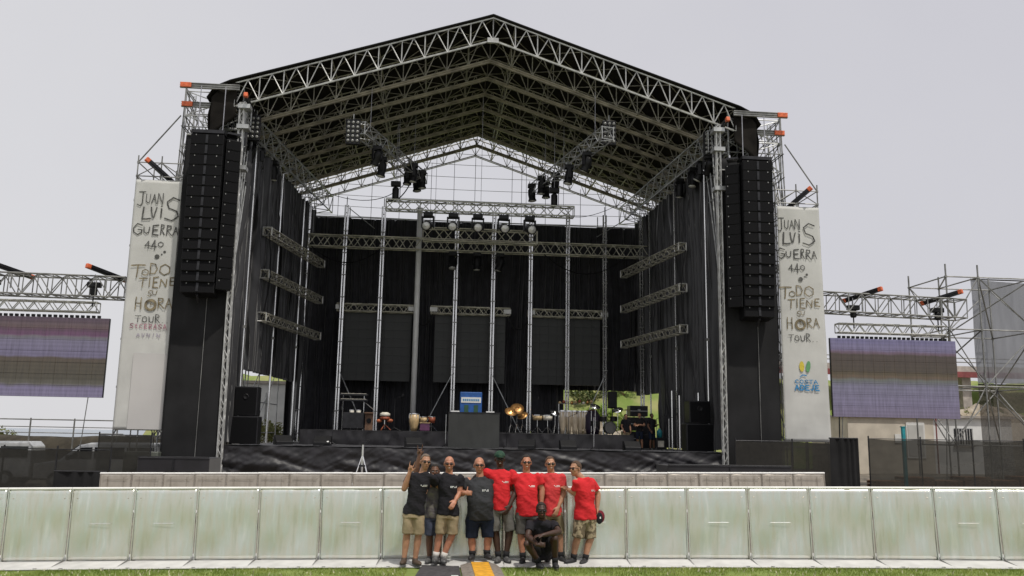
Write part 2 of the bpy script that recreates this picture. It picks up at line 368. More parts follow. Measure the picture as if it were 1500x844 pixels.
# sagging cables to the eave girders
for px in (((612,240),(560,290),(480,283)),((812,292),(850,318),(925,290))):
    A=at(*px[0],44); C=at(*px[2],49); B=at(*px[1],46.5); mb=MB(); pts=[]
    for i in range(15):
        t_=i/14; pts.append(A*(1-t_)**2+(B*2-(A+C)*.5+ (A+C)*0 )*0 + (B*2-(A+C)/2)*2*t_*(1-t_)+C*t_*t_ )
    tag(MB().path(pts,.02,4).build('power_cable',BLACK),'black power cable sagging from the %s inner truss to the eave girder'%('left' if px[0][0]<700 else 'right'),'cable')
# ---------------------------------------------------------------- horizontal trusses across the stage
def cross(name,label,x0,x1,Y,z0,z1,m,w=.45,step=.45):
    g=thing(name,label,'truss',((x0+x1)/2,Y,(z0+z1)/2)); h=z1-z0
    truss(g,(x0-(x0+x1)/2,0,0),(x1-(x0+x1)/2,0,0),w,h,step,.04,.024,m,verticals=False); return g
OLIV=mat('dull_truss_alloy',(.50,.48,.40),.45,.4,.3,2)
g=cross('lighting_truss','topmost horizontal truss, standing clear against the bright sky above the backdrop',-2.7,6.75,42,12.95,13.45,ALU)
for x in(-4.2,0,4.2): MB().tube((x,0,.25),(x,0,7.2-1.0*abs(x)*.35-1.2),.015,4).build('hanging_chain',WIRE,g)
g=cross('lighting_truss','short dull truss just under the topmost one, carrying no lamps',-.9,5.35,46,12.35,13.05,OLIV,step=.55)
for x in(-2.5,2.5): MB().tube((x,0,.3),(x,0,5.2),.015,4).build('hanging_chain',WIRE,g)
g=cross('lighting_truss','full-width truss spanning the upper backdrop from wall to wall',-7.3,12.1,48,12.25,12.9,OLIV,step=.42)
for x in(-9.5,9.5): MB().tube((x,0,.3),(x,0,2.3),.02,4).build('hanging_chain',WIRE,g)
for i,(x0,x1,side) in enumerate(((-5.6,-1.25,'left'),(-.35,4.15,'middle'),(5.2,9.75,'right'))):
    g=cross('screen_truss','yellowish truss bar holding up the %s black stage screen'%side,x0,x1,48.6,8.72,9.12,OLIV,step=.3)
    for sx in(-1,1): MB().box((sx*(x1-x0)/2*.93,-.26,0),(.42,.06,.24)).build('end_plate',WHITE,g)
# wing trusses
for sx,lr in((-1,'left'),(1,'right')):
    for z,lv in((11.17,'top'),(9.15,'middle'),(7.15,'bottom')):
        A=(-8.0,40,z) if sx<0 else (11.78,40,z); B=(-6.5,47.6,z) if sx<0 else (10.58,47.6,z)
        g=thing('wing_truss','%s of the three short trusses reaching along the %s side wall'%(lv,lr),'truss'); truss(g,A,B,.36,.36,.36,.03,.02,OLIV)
        for f in(.0,1.0):
            p=V(A).lerp(V(B),f); mb=MB(); q=[p+V((a*.2,0,b*.2)) for a,b in((-1,-1),(1,-1),(1,1),(-1,1))]
            for i in range(4): mb.tube(q[i],q[(i+1)%4],.03,5)
            mb.build('end_frame',ALU,g)
# ---------------------------------------------------------------- posts at the back
POSTX=[-7.4,-5.3,-3.2,-1.15,1.0,3.13,5.27,7.42,9.58,11.75]
for i,x in enumerate(POSTX):
    nb=['beside the left wall','at the left edge of the left stage screen','behind the middle of the left stage screen','','left through the middle stage screen','right through the middle stage screen','just left of the right stage screen','through the right stage screen','at the right edge of the right stage screen','beside the right wall'][i]
    lab='thick smooth white pole between the left and middle stage screens' if i==3 else 'tall silver ladder post '+nb+' of the stage'
    if i in(0,9): lab='tall silver ladder post '+nb+' at the back corner of the stage'
    if i==2: lab='tall silver ladder post passing in front of the middle of the left stage screen'
    if i in(4,5): lab='%s of the two silver posts passing in front of the middle stage screen'%('left' if i==4 else 'right')
    Yp=48.2; zb=DZ; g=thing('back_post',lab,'post',(x,Yp,zb),group='posts standing in front of the backdrop'); H=14.75-zb
    if i==3: MB().tube((0,0,.05),(0,0,H),.16,12).build('pole',mat('matt_white_pole',(.90,.90,.88),.5,0,.05,2),g,smooth=True)
    else:
        for s_ in(-1,1): MB().tube((s_*.075,0,.05),(s_*.075,0,H),.055,7).build('rail',WHITEP,g)
        series(g,'rung',GALVD,MB().tube((-.08,0,0),(.08,0,0),.028,5),[(0,0,.3+k*.42) for k in range(int(H/.42))]); series(g,'joint',GALVD,MB().box((0,-.01,0),(.28,.14,.05)),[(0,0,.5+k*1.26) for k in range(int(H/1.26))])
    MB().box((0,0,.03),(.5,.5,.06)).build('base_plate',GALVD,g)
    MB().tube((0,.0,H),(0,0,H+.5),.025).build('tip',GALV,g)
    if i in(1,4,5,8):
        sx={1:1,4:-1,5:1,8:-1}[i]; MB().tube((0,0,4.0),(sx*1.6,-.6,.75),.03,5).build('brace',GALV,g)
# top rail over backdrop
g=thing('backdrop_rail','thin horizontal pipe the black backdrop hangs from','rail',(XC,50,14.5)); MB().tube((-9.8,0,0),(9.9,0,0),.035).build('pipe',GALV,g)
for x in(-7.4,7.4): MB().tube((x*1.0,0,0),(x*1.18 if 0 else x+.0,0,0.6),.03).build('stub',GALV,g); 
for a,b in((-7.6,-5.9),(7.3,9.3)): MB().tube((a,-.3,.6 if a<0 else -.7),(b,-.3,-.7 if a<0 else .6),.025).build('strut',GALV,g)
# wires across the rear opening
g=thing('rigging_wires','thin grey wires criss-crossing the open gap above the backdrop','wires',(XC,51.5,14.6)); k=0
for z in(.4,1.0,1.7,2.4,3.2,4.0,4.7):
    hw=9.6 if z<2 else (APX-14.6-z-.3)/((APX-EAV)/HW)
    mb=MB(); n=12; y=lambda t_:.0
    pts=[(-hw+2*hw*i/n,0,z-.12*(1-(2*i/n-1)**2)) for i in range(n+1)]; mb.path(pts,.016,4).build('wire',WIRE,g)
for x in(-8.3,-6.3,-4.6,-2.7,-1.3,0,2.3,2.9,4.4,6.6,8.2):
    MB().tube((x,0,-.3),(x,0,APX-14.6-1-(APX-EAV)/HW*abs(x)),.02,4).build('wire',WIRE,g)
# ---------------------------------------------------------------- curtains
def curtain(name,label,A,B,ztop,zbot,m,seed,nf=5,amp=.15,group=None):
    A=V((*A,0));B=V((*B,0)); L=(B-A).length; d=(B-A)/L; nrm=V((d.y,-d.x,0)); c=(A+B)/2
    g=thing(name,label,'curtain',(c.x,c.y,zbot),group=group); n=int(L*26)
    def fn(u,v):
        x=u*L; z=(ztop-zbot)*v; ph=nz(x*.9,z*.10,seed)*3.2+nz(x*2.7,z*.15,seed+3)*1.3
        dd=amp*math.sin(x*2*PI*nf/L/ max(.6,1)+ph*2)*(.55+.6*nz(x*1.5,z*.2,seed+7)+.25)+amp*.4*nz(x*6,z*.3,seed+11)
        if v<.04: z+=.05*nz(x*3,0,seed)
        p=A+d*x+nrm*dd-c; return (p.x,p.y,z)
    MB().grid(fn,n,18).build('cloth',m,g,smooth=True)
    mb=MB(); mb.tube(A-c+V((0,0,ztop-zbot)),B-c+V((0,0,ztop-zbot)),.03); mb.build('top_batten',BLACKM,g)
    return g
nb=['leftmost','second','third','fourth','fifth','sixth','seventh','eighth','rightmost']
for i in range(9):
    zb=4.65 if i>=7 else DZ+.1
    lab='black pleated backdrop curtain, %s of the nine counted from the left'%nb[i] if i not in(0,8) else 'black pleated backdrop curtain in the %s corner of the back wall'%('left' if i==0 else 'right')
    curtain('backdrop_curtain',lab,(POSTX[i]-(.14 if i else 1.0),50+.12*(i%2)),(POSTX[i+1]+(.10 if i<8 else .9),50+.12*(i%2)),14.43,zb,DRAPE,i*5,group='black curtains of the backdrop')
for sx,lr in((-1,'left'),(1,'right')):
    ys=[36.6,38.8,41,43.2,45.4,47.6,49.8]
    for i in range(6):
        X=lambda y:(-8.75+(y-36)*.095) if sx<0 else (12.62-(y-36)*.045)
        zb=DZ+.1 if (sx<0 and i in(0,5)) else (4.65 if sx<0 else (DZ+.1 if i<4 else 4.4))
        a,b=(X(ys[i])-.06*sx*(i%2),ys[i]-.12),(X(ys[i+1])-.06*sx*(i%2),ys[i+1]+.12)
        if sx<0: a,b=b,a
        curtain('side_curtain','grey-black pleated curtain on the %s side wall, %s of six counted from the front'%(lr,['first','second','third','fourth','fifth','last'][i]),a,b,14.75,zb,SDRAPE,i*7+40*(sx+2),nf=4,amp=.24,group='curtains of the stage side walls')
        if i in(1,3,5): continue
        pp=thing('wall_post','silver pole against the %s side wall, %s of three counted from the front'%(lr,['first','','second','','last'][i]),'post',(X(ys[i]+1.1)-sx*.35,ys[i]+1.1,DZ)); 
        MB().tube((0,0,.04),(0,0,13.2),.04,7).build('pole',WHITEP,pp); MB().box((0,0,.02),(.3,.3,.04)).build('foot_plate',GALVD,pp); MB().box((0,0,5),(.12,.12,.12)).build('coupler',GALVD,pp)
# diagonal braces low in side openings
for sx in(-1,1):
    g=thing('side_scaffold','bare scaffold frame showing under the %s side curtains'%('left' if sx<0 else 'right'),'scaffold'); x=-9.2 if sx<0 else 13.2
    for y in(40,42,44,46,48): MB().tube((x+(.06*(y-36) if sx<0 else 0),y,-.3),(x+(.06*(y-36) if sx<0 else 0),y,6),.03).build('upright',GALV,g)
    for z in(1.9,3.4,4.9): MB().tube((x+.25*(sx<0),40,z),(x+.7*(sx<0),48,z),.026).build('ledger',GALV,g)
    for y in(40,44): MB().tube((x+.3*(sx<0),y,1.9),(x+.5*(sx<0),y+4,4.9),.022).build('diagonal_brace',GALV,g)
# ---------------------------------------------------------------- stage screens
def screen(name,label,x0,x1,z0,z1,Y,m,nx,nzv,thick=.12,hang=None):
    g=thing(name,label,'screen',((x0+x1)/2,Y,z0)); W=x1-x0;H=z1-z0
    MB().box((0,thick/2+.01,H/2),(W,thick,H)).build('housing',BLACKM,g)
    tw,th=W/nx,H/nzv; tile=None
    for i in range(nx):
        for j in range(nzv):
            if tile is None:
                tile=MB().box((0,0,0),(tw-.012,.03,th-.012)).build('led_tile',m,g); 
                o=tile
            else: o=tile.copy(); COL.objects.link(o); o.parent=g
            o.location=(-W/2+tw*(i+.5),-.012+.004*nz(i*3.1,j*2.7),th*(j+.5))
    return g
for x0,x1,s_ in((-5.35,-1.42,'left'),(-.1,3.92,'middle'),(5.4,9.42,'right')):
    screen('stage_screen','blank square black LED screen, %s of the three at the back of the stage'%s_,x0,x1,4.85,8.66,48.75,SCREENB,8,8)
# LED picture material, by local height of the screen (world z)
def ledmat(name,z0,z1,stops,strength):
    m=bpy.data.materials.new(name); m.use_nodes=True; n=m.node_tree; b=n.nodes['Principled BSDF']
    ge=n.nodes.new('ShaderNodeNewGeometry'); sp=n.nodes.new('ShaderNodeSeparateXYZ'); n.links.new(ge.outputs['Position'],sp.inputs[0])
    mr=n.nodes.new('ShaderNodeMapRange'); mr.inputs[1].default_value=z0; mr.inputs[2].default_value=z1; n.links.new(sp.outputs[2],mr.inputs[0])
    nn=n.nodes.new('ShaderNodeTexNoise'); nn.inputs['Scale'].default_value=1.6; n.links.new(ge.outputs['Position'],nn.inputs[0])
    ad=n.nodes.new('ShaderNodeMath'); ad.operation='MULTIPLY_ADD'; ad.inputs[1].default_value=.05; n.links.new(nn.outputs[0],ad.inputs[0]); n.links.new(mr.outputs[0],ad.inputs[2])
    cr=n.nodes.new('ShaderNodeValToRGB'); n.links.new(ad.outputs[0],cr.inputs[0]); e=cr.color_ramp.elements
    e[0].position=stops[0][0]; e[0].color=(*lin(stops[0][1]),1); e[1].position=stops[-1][0]; e[1].color=(*lin(stops[-1][1]),1)
    for p,c in stops[1:-1]: q=e.new(p); q.color=(*lin(c),1)
    # rows of diodes and vertical streaks
    mp=n.nodes.new('ShaderNodeMapping'); mp.inputs['Scale'].default_value=(9,1,.9); n.links.new(ge.outputs['Position'],mp.inputs[0])
    n2=n.nodes.new('ShaderNodeTexNoise'); n2.inputs['Scale'].default_value=1.4; n2.inputs['Detail'].default_value=6; n.links.new(mp.outputs[0],n2.inputs[0])
    wv=n.nodes.new('ShaderNodeTexWave'); wv.bands_direction='Z'; wv.inputs['Scale'].default_value=1.9; wv.inputs['Distortion'].default_value=0; n.links.new(ge.outputs['Position'],wv.inputs[0])
    m1=n.nodes.new('ShaderNodeMath'); m1.operation='MULTIPLY_ADD'; m1.inputs[1].default_value=.9; m1.inputs[2].default_value=.5; n.links.new(n2.outputs[0],m1.inputs[0])
    m2=n.nodes.new('ShaderNodeMath'); m2.operation='MULTIPLY_ADD'; m2.inputs[1].default_value=.16; m2.inputs[2].default_value=-.08; n.links.new(wv.outputs[1],m2.inputs[0])
    m3=n.nodes.new('ShaderNodeMath'); m3.operation='ADD'; n.links.new(m1.outputs[0],m3.inputs[0]); n.links.new(m2.outputs[0],m3.inputs[1])
    vm=n.nodes.new('ShaderNodeVectorMath'); vm.operation='SCALE'; n.links.new(cr.outputs[0],vm.inputs[0]); n.links.new(m3.outputs[0],vm.inputs['Scale'])
    n.links.new(vm.outputs[0],b.inputs['Emission Color']); b.inputs['Emission Strength'].default_value=strength
    b.inputs['Base Color'].default_value=(.03,.03,.033,1); b.inputs['Roughness'].default_value=.6
    return m
LAV=(112,102,140); BRN=(62,52,40)
LEDL=ledmat('led_picture_left',3.25,6.5,[(0,(112,104,128)),(.13,(108,100,126)),(.18,(82,78,68)),(.24,(62,57,44)),(.44,(66,58,44)),(.50,(72,60,48)),(.53,(98,91,114)),(.72,(104,98,118)),(.77,(96,92,96)),(.80,(90,56,84)),(.86,(78,52,70)),(.90,(84,66,66)),(1,(80,66,76))],.95)
LEDR=ledmat('led_picture_right',3.05,6.55,[(0,(105,95,114)),(.2,(107,100,122)),(.42,(104,100,118)),(.50,(88,90,84)),(.53,(86,70,54)),(.57,(74,62,40)),(.62,(60,50,38)),(.82,(62,50,42)),(.85,(96,76,92)),(.88,(102,94,120)),(1,(106,101,130))],.95)
for sx,lr,x0,x1,z0,z1,m in((-1,'left',-19.55,-13.6,3.22,6.5,LEDL),(1,'right',17.6,23.5,3.05,6.55,LEDR)):
    g=screen('side_screen','large side screen showing purple and brown bands beside the %s banner tower'%lr,x0,x1,z0,z1,37,m,12,7,.14)
    W=x1-x0; series(g,'hanging_lug',BLACK,MB().box((0,0,0),(.12,.1,.1)),[(-W/2+.45+i*(W-.9)/23,.05,z1-z0+.06) for i in range(24)])
    for f in(-.42,.40): MB().tube((W*f,.1,0),(W*f-.2,.1,-z0-.2),.02).build('stay_pole',GALVD,g)
    # truss bundle right over the screen
    g=thing('screen_truss','silver box truss hanging directly over the %s side screen'%lr,'truss'); c0,c1=x0+.35,x1-.5
    truss(g,(c0,37,z1+.45),(c1,37,z1+.45),.4,.4,.3,.03,.022,ALU); 
    # gantry
    g=thing('screen_gantry','long lattice gantry carrying the %s side screen'%lr,'truss'); za,zb_=(8.0,8.0) if sx<0 else (8.25,8.1)
    a,b=((-20.5,-12.95) if sx<0 else (17.1,23.9))
    truss(g,(a,37,7.85 if sx<0 else 8.15),(b,37,7.78 if sx<0 else 8.0),.9,.85,.6,.035,.024,GALVD,verticals=True)
    for i,hx in enumerate((x0+1.15,x1-.75)):
        h=thing('chain_hoist','black chain hoist over the %s side screen, %s of two'%(lr,['left','right'][i]),'hoist',(hx,37,z1+.95),group='chain hoists over the side screens')
        MB().box((0,0,.45),(.55,.25,.22)).build('motor',BLACK,h,bevel=.03); MB().lathe([(.1,.0),(.14,.05),(.14,.3),(.1,.35)],n=12).build('chain_bag',BLACK,h); MB().tube((0,0,.5),(0,0,.9),.02).build('chain',WIRE,h); MB().tube((0,0,-.5),(0,0,.02),.03).build('hook',BLACKM,h)

for i,(a,b,sag,lab) in enumerate((((-7.2,47.8,12.3),(-3.3,47.9,12.2),.9,'at the left end of the full-width truss'),((6.0,47.8,12.2),(10.8,47.8,12.3),1.1,'at the right end of the full-width truss'),((-2.6,41.8,13.4),(-1.3,42.2,15.0),.5,'from the topmost truss up to the left inner truss'),((-7.9,39.9,11.0),(-8.0,40.1,7.2),-.5,'down the near ends of the left wing trusses'),((11.9,39.9,11.0),(11.9,40.1,7.2),-.5,'down the near ends of the right wing trusses'),((-1.3,48.4,8.7),(-.2,48.4,8.7),.7,'between the left and middle stage screens'),((4.0,48.4,8.7),(5.3,48.4,8.7),.8,'between the middle and right stage screens'))):
    A,B=V(a),V(b); pts=[]
    for k in range(13):
        t_=k/12; p=A.lerp(B,t_); 
        if sag>0: p.z-=sag*4*t_*(1-t_)
        else: p.x-=sag*.4*math.sin(t_*PI)*(1 if a[0]<0 else -1)
        pts.append(p)
    tag(MB().path(pts,.03,5).build('power_cable',BLACK),'drooping black cable '+lab,'cable')
# ================================================================ TOWERS
def gzz(x,y): return gz(x,y)
def hoist_beam(label,a,b,cat='beam'):
    a=V(a);b=V(b);c=(a+b)/2; g=thing('orange_ended_beam',label,cat,c); d=(b-a).normalized(); q=d.to_track_quat('Y','Z').to_matrix(); L=(b-a).length
    MB().box((0,0,0),(.10,L*.98,.20),q).box((0,0,0),(.16,L*.98,.03),q).build('steel_beam',BLACKM,g)
    for f in(-.5,.5): MB().box(d*L*f,(.17,.2,.2),q).build('end_cap',ORANGE,g,bevel=.03)
    MB().tube((0,0,-.05),(0,0,-.75),.035).build('hanger',GALV,g)
    return g
for sx,lr in((-1,'left'),(1,'right')):
    xs=[-11.15,-8.72] if sx<0 else [13.0,15.45]
    ys=[36.6,38.0,39.4,40.8]; zb=-.35
    levels=[1.6+i*2.07 for i in range(7)]+[14.9,15.4,16.0,16.5]
    t=scaffold('loudspeaker_tower','tall %s scaffold tower with the main loudspeaker column and orange-ended beams at its top'%lr,[xs[0],(xs[0]+xs[1])/2-.3*sx,xs[1]],ys,levels,zb,GALV,.034,over=.35)
    # front legs of the roof, right beside the tower
    g=thing('roof_leg','heavy silver truss leg holding up the %s front corner of the stage roof'%lr,'post',((-8.42 if sx<0 else 12.22),35.75,-.35))
    truss(g,(0,0,0),((-.12 if sx<0 else .0),0,16.1),.17,.17,.33,.035,.02,ALU)
    MB().box((0,0,.05),(.7,.7,.1)).build('base_plate',GALVD,g)
    for z in(13.2,15.0,15.9): MB().box((0,0,z),(.5,.5,.18)).build('sleeve_block',GALV,g)
    # orange-tipped beams across the top
    X0,X1=xs
    for (z,ya,l,f) in ((16.45,35.8,'upper',1),(15.75,36.2,'lower',.8)):
        a=(X0-.05,ya,z); b=(X0+(X1-X0)*f,ya,z) 
        if sx>0: a=(X1+.05,ya,z); b=(X1-(X1-X0)*f,ya,z)
        g=thing('orange_ended_beam','%s orange-ended horizontal beam on top of the %s loudspeaker tower'%(l,lr),'beam',((a[0]+b[0])/2,ya,z)); W=abs(a[0]-b[0])
        MB().box((0,0,0),(W,.1,.03)).box((0,0,.1),(W,.12,.03)).box((0,0,-.1),(W,.12,.03)).box((0,.0,0),(W,.03,.2)).build('steel_beam',GALVD,g)
        MB().box((sx*(W/2-.25),-.04,0),(.45,.15,.22)).build('end_cap',ORANGE,g,bevel=.02)
    g=hoist_beam('orange-capped beam end pointing forward beside the %s front corner of the roof'%lr,((-8.3 if sx<0 else 12.5),35.2,15.9),((-8.3 if sx<0 else 12.5),37.6,15.6))
    # scrim over the lower tower
    xa,xb=(-10.75,-8.55) if sx<0 else (12.3,14.72)
    g=thing('tower_scrim','sheer black cloth stretched down the front of the %s loudspeaker tower'%lr,'scrim',((xa+xb)/2,35.83,-.2),group=None); W=xb-xa
    MB().grid(lambda u,v:(-W/2+W*u,-.03+.05*nz(u*3,v*5,sx)+.02*nz(u*14,v*3,8),14.5*v),24,60).build('cloth',SCRIM,g,smooth=True,solid=.006)
    for f in(-.5,.12,.5): MB().tube((W*f,-.08,0),(W*f,-.08,14.4),.012,4).build('seam',GALVD if f==.12 else BLACK,g)
    MB().tube((-W/2,-.08,13.95 if sx>0 else 14.45),(W/2,-.08,13.95 if sx>0 else 14.45),.035).build('top_pipe',ALU,g)
    MB().box((0,.9,7),(W*.9,.04,14)).build('inner_cloth',SCRIM,g)
    # line array
    cx,zt,zbm=(-9.60,13.95,7.35) if sx<0 else (13.60,13.9,7.05)
    N=15; W=1.32; g=thing('line_array','hanging column of fifteen black loudspeaker cabinets on the %s tower'%lr,'loudspeaker',(cx,35.0,zt)); hh=(zt-zbm)/N
    cab=None; yy=0; ang=0
    for i in range(N):
        ang=R(.2+ (i/N)**2*9)
        q=Matrix.Rotation(ang,3,'X')
        c=MB().prism([(-W/2,-.30),(W/2,-.30),(W/2*.92,.42),(-W/2*.92,.42)],'z',-hh/2+.004,hh/2-.004) if cab is None else None
        if cab is None:
            cab=c.build('cabinet',BLACK,g,bevel=.012); gr=MB().box((0,-.31,0),(W*.97,.03,hh*.93)).build('grille',GRILLE,cab)
            mb=MB()
            for a in(-.33,.33): mb.box((a*W,-.33,hh*.36),(.035,.03,.05))
            mb.build('rigging_pins',GALVD,cab); MB().box((0,-.335,0),(.10,.03,hh*.8)).build('centre_bar',BLACKM,cab); o=cab
        else: o=copy_tree(cab,g)
        o.location=(0,yy,-hh*(i+.5)); o.rotation_euler=(-ang,0,0); yy+=math.sin(ang)*hh
    MB().box((0,.05,.12),(W,.7,.14)).build('fly_frame',BLACKM,g)
    for a in(-.5,.5): MB().tube((a,.05,.15),(a,.05,2.2),.02).build('chain',WIRE,g)
    MB().tube((0,0,-(zt-zbm)-.02),(0,.3,-(zt-zbm)-.3),.05).build('pull_back',BLACKM,g)
    # side array, turned outwards behind
    g2=thing('line_array','narrow second column of black cabinets beside and behind the %s main column'%lr,'loudspeaker',(cx+(-sx)*.88,35.3,zt-.1))
    cab2=None
    for i in range(14):
        if cab2 is None:
            cab2=MB().prism([(-.3,-.25),(.3,-.25),(.25,.3),(-.25,.3)],'z',-.22,.22).build('cabinet',BLACK,g2,bevel=.01); MB().box((0,-.26,0),(.56,.03,.40)).build('grille',GRILLE,cab2)
            mb=MB(); mb.box((-.2,-.28,.14),(.03,.02,.05)); mb.build('rigging_pin',GALVD,cab2); o=cab2
        else: o=copy_tree(cab2,g2)
        o.location=(0,0,-.22-.45*i)
    g2.rotation_euler=(0,0,-sx*R(28)); MB().box((0,0,.28),(.5,.5,.08)).build('fly_frame',BLACKM,g2)
    fx=-8.5 if sx<0 else 12.3; g=thing('raking_scaffold','fan of raking silver tubes at the %s front corner of the roof'%lr,'scaffold',(fx,35.9,9.5))
    for i,yy in enumerate((.35,.95,1.6,2.3)): MB().tube((0,.05*i,-1.0),(-sx*.0,yy,6.5),.032).build('raking_tube',GALV,g)
    for i,zz in enumerate((3.2,4.3,5.4,6.4)): MB().tube((0,.05,zz),(0,.1+.34*(zz+1),zz),.025,5).build('ledger',GALV,g)
    for zz in(4.3,5.4): MB().tube((0,.05,zz),(0,.1+.34*(zz+1.6),zz+1.05),.02,5).build('diagonal_brace',GALV,g)
    fx=-11.15 if sx<0 else 15.45; g=thing('raking_scaffold','fan of raking silver tubes on the outer side of the %s loudspeaker tower'%lr,'scaffold',(fx,36.2,12.2))
    for i,yy in enumerate((.3,.9,1.5,2.1,2.7)): MB().tube((0,.05*i,-1.0),(0,yy,4.5),.03).build('raking_tube',GALVD,g)
    for i,zz in enumerate((1.5,2.6,3.6,4.4)): MB().tube((0,.05,zz),(0,.1+.5*(zz+1),zz),.025,5).build('ledger',GALVD,g)
    # fan of raking tubes behind the leg (deep scaffold at the inner side)
    # banner tower
    bx=[-12.78,-10.85] if sx<0 else [14.98,16.95]
    t=scaffold('banner_tower','%s scaffold tower carrying a tall pale banner'%lr,[bx[0],(bx[0]+bx[1])/2,bx[1]],[36.25,38.3],[1.7+i*1.95 for i in range(6)]+[12.5,13.1],-.35,GALVD,.03,over=.3)
    o=V((bx[0],36.25,-.35)); a=V((bx[0] if sx<0 else bx[1],36.25,13.1)); b=V((xs[0] if sx<0 else xs[1],36.1,15.2)); MB().tube(a-o,b-o,.03).build('raking_strut',GALVD,t)
    ca=V((bx[0]+.5 if sx<0 else bx[1]-.5,35.9,13.1)); cb=V((xs[0]-.05 if sx<0 else xs[1]+.05,36.6,12.2)); hoist_beam('orange-capped beam resting across the top of the %s banner tower'%lr,ca,cb)
    # gantry hoist beams
    for f,w_ in ((.28,'left'),(.85,'right')):
        x0,x1=(-19.8,-13.2) if sx<0 else (17.3,23.9); x=x0+(x1-x0)*f
        if sx<0: x={.28:-17.7,.85:-13.9}[f]
        a=V((x-.45,36.2,8.55-.0)); b=V((x+.55,37.6,8.25))
        if sx>0: a,b=V((x+.5,36.2,8.7)),V((x-.5,37.6,8.35))
        hoist_beam('orange-capped beam lying over the %s screen gantry, %s of two'%(lr,w_),a,b)
# ---------------------------------------------------------------- banner lettering
FONT={'j':[[(.75,1),(.75,.2),(.4,0),(.1,.2)]],'J':[[(.1,1),(.9,1)],[(.6,1),(.6,.2),(.35,0),(.0,.1)]],'U':[[(0,1),(.1,.2),(.4,0),(.8,.2),(.9,1)]],'A':[[(0,0),(.45,1),(.95,0)],[(.2,.4),(.75,.4)]],'N':[[(0,0),(.05,1),(.85,0),(.9,1)]],
'L':[[(.1,1),(.05,0),(.9,.05)]],'V':[[(0,1),(.3,.05),(.5,.1),(.85,1)]],'I':[[(.5,1),(.5,0)]],'i':[[(.5,.7),(.5,0)],[(.45,.93),(.55,.97)]],'S':[[(.95,.9),(.5,1),(.1,.8),(.25,.55),(.8,.42),(.95,.2),(.5,0),(.0,.1)]],
'G':[[(.9,.9),(.4,1),(.05,.6),(.1,.2),(.5,0),(.85,.2),(.85,.45),(.5,.45)]],'E':[[(.85,1),(.1,.95),(.1,.03),(.9,0)],[(.1,.5),(.7,.52)]],'R':[[(.1,0),(.1,1),(.7,.95),(.8,.7),(.1,.5),(.9,0)]],
'T':[[(0,.95),(1,1)],[(.5,.97),(.45,0)]],'O':[[(.5,1),(.1,.8),(.05,.3),(.45,0),(.9,.25),(.9,.75),(.5,1)]],'D':[[(.15,0),(.1,1),(.7,.9),(.95,.5),(.7,.1),(.1,0)]],'H':[[(.1,1),(.08,0)],[(.9,1),(.9,0)],[(.1,.5),(.9,.5)]],
'4':[[(.6,0),(.6,1),(.05,.35),(.95,.35)]],'0':[[(.5,1),(.1,.7),(.1,.3),(.5,0),(.9,.3),(.9,.7),(.5,1)]],'.':[[(.45,.0),(.55,.05)]],'C':[[(.9,.85),(.5,1),(.1,.7),(.1,.3),(.5,0),(.9,.15)]],'t':[[(.4,1),(.4,.1),(.8,0)],[(.1,.65),(.8,.65)]]}
def stroke(mb,pts,wd,k0=0):
    k=k0
    for a,b in zip(pts,pts[1:]):
        dx,dz=b[0]-a[0],b[1]-a[1]; L=math.hypot(dx,dz) or 1e-6; nx_,nz_=-dz/L,dx/L; w1=wd/2*(1+.35*nz(a[0]*7,a[1]*7,2)); w2=wd/2*(1+.35*nz(b[0]*7,b[1]*7,2)); y=-.004-.001*(k%14); k+=1
        mb.add([(a[0]+nx_*w1,y,a[1]+nz_*w1),(a[0]-nx_*w1,y,a[1]-nz_*w1),(b[0]-nx_*w2,y,b[1]-nz_*w2),(b[0]+nx_*w2,y,b[1]+nz_*w2)],[(0,1,2,3)])
    for p in pts:
        y=-.004-.001*(k%14); k+=1; w1=wd/2*(1+.35*nz(p[0]*7,p[1]*7,2)); mb.add([(p[0]+w1*math.cos(i*PI/4),y,p[1]+w1*math.sin(i*PI/4)) for i in range(8)],[tuple(range(7,-1,-1))])
    return k
def letter(mb,ch,x,z,w,h,wd,k=0,jit=0.0):
    for ln in FONT[ch]:
        pts=[]
        for a,b in zip(ln,ln[1:]):
            for f in (0,.5): pts.append((a[0]+(b[0]-a[0])*f,a[1]+(b[1]-a[1])*f))
        pts.append(ln[-1]); k=stroke(mb,[(x+p[0]*w+jit*nz(p[0]*3+x,p[1]*3,z),z+p[1]*h+jit*nz(p[0]*3,p[1]*3+x,z+5)) for p in pts],wd,k)
    return k
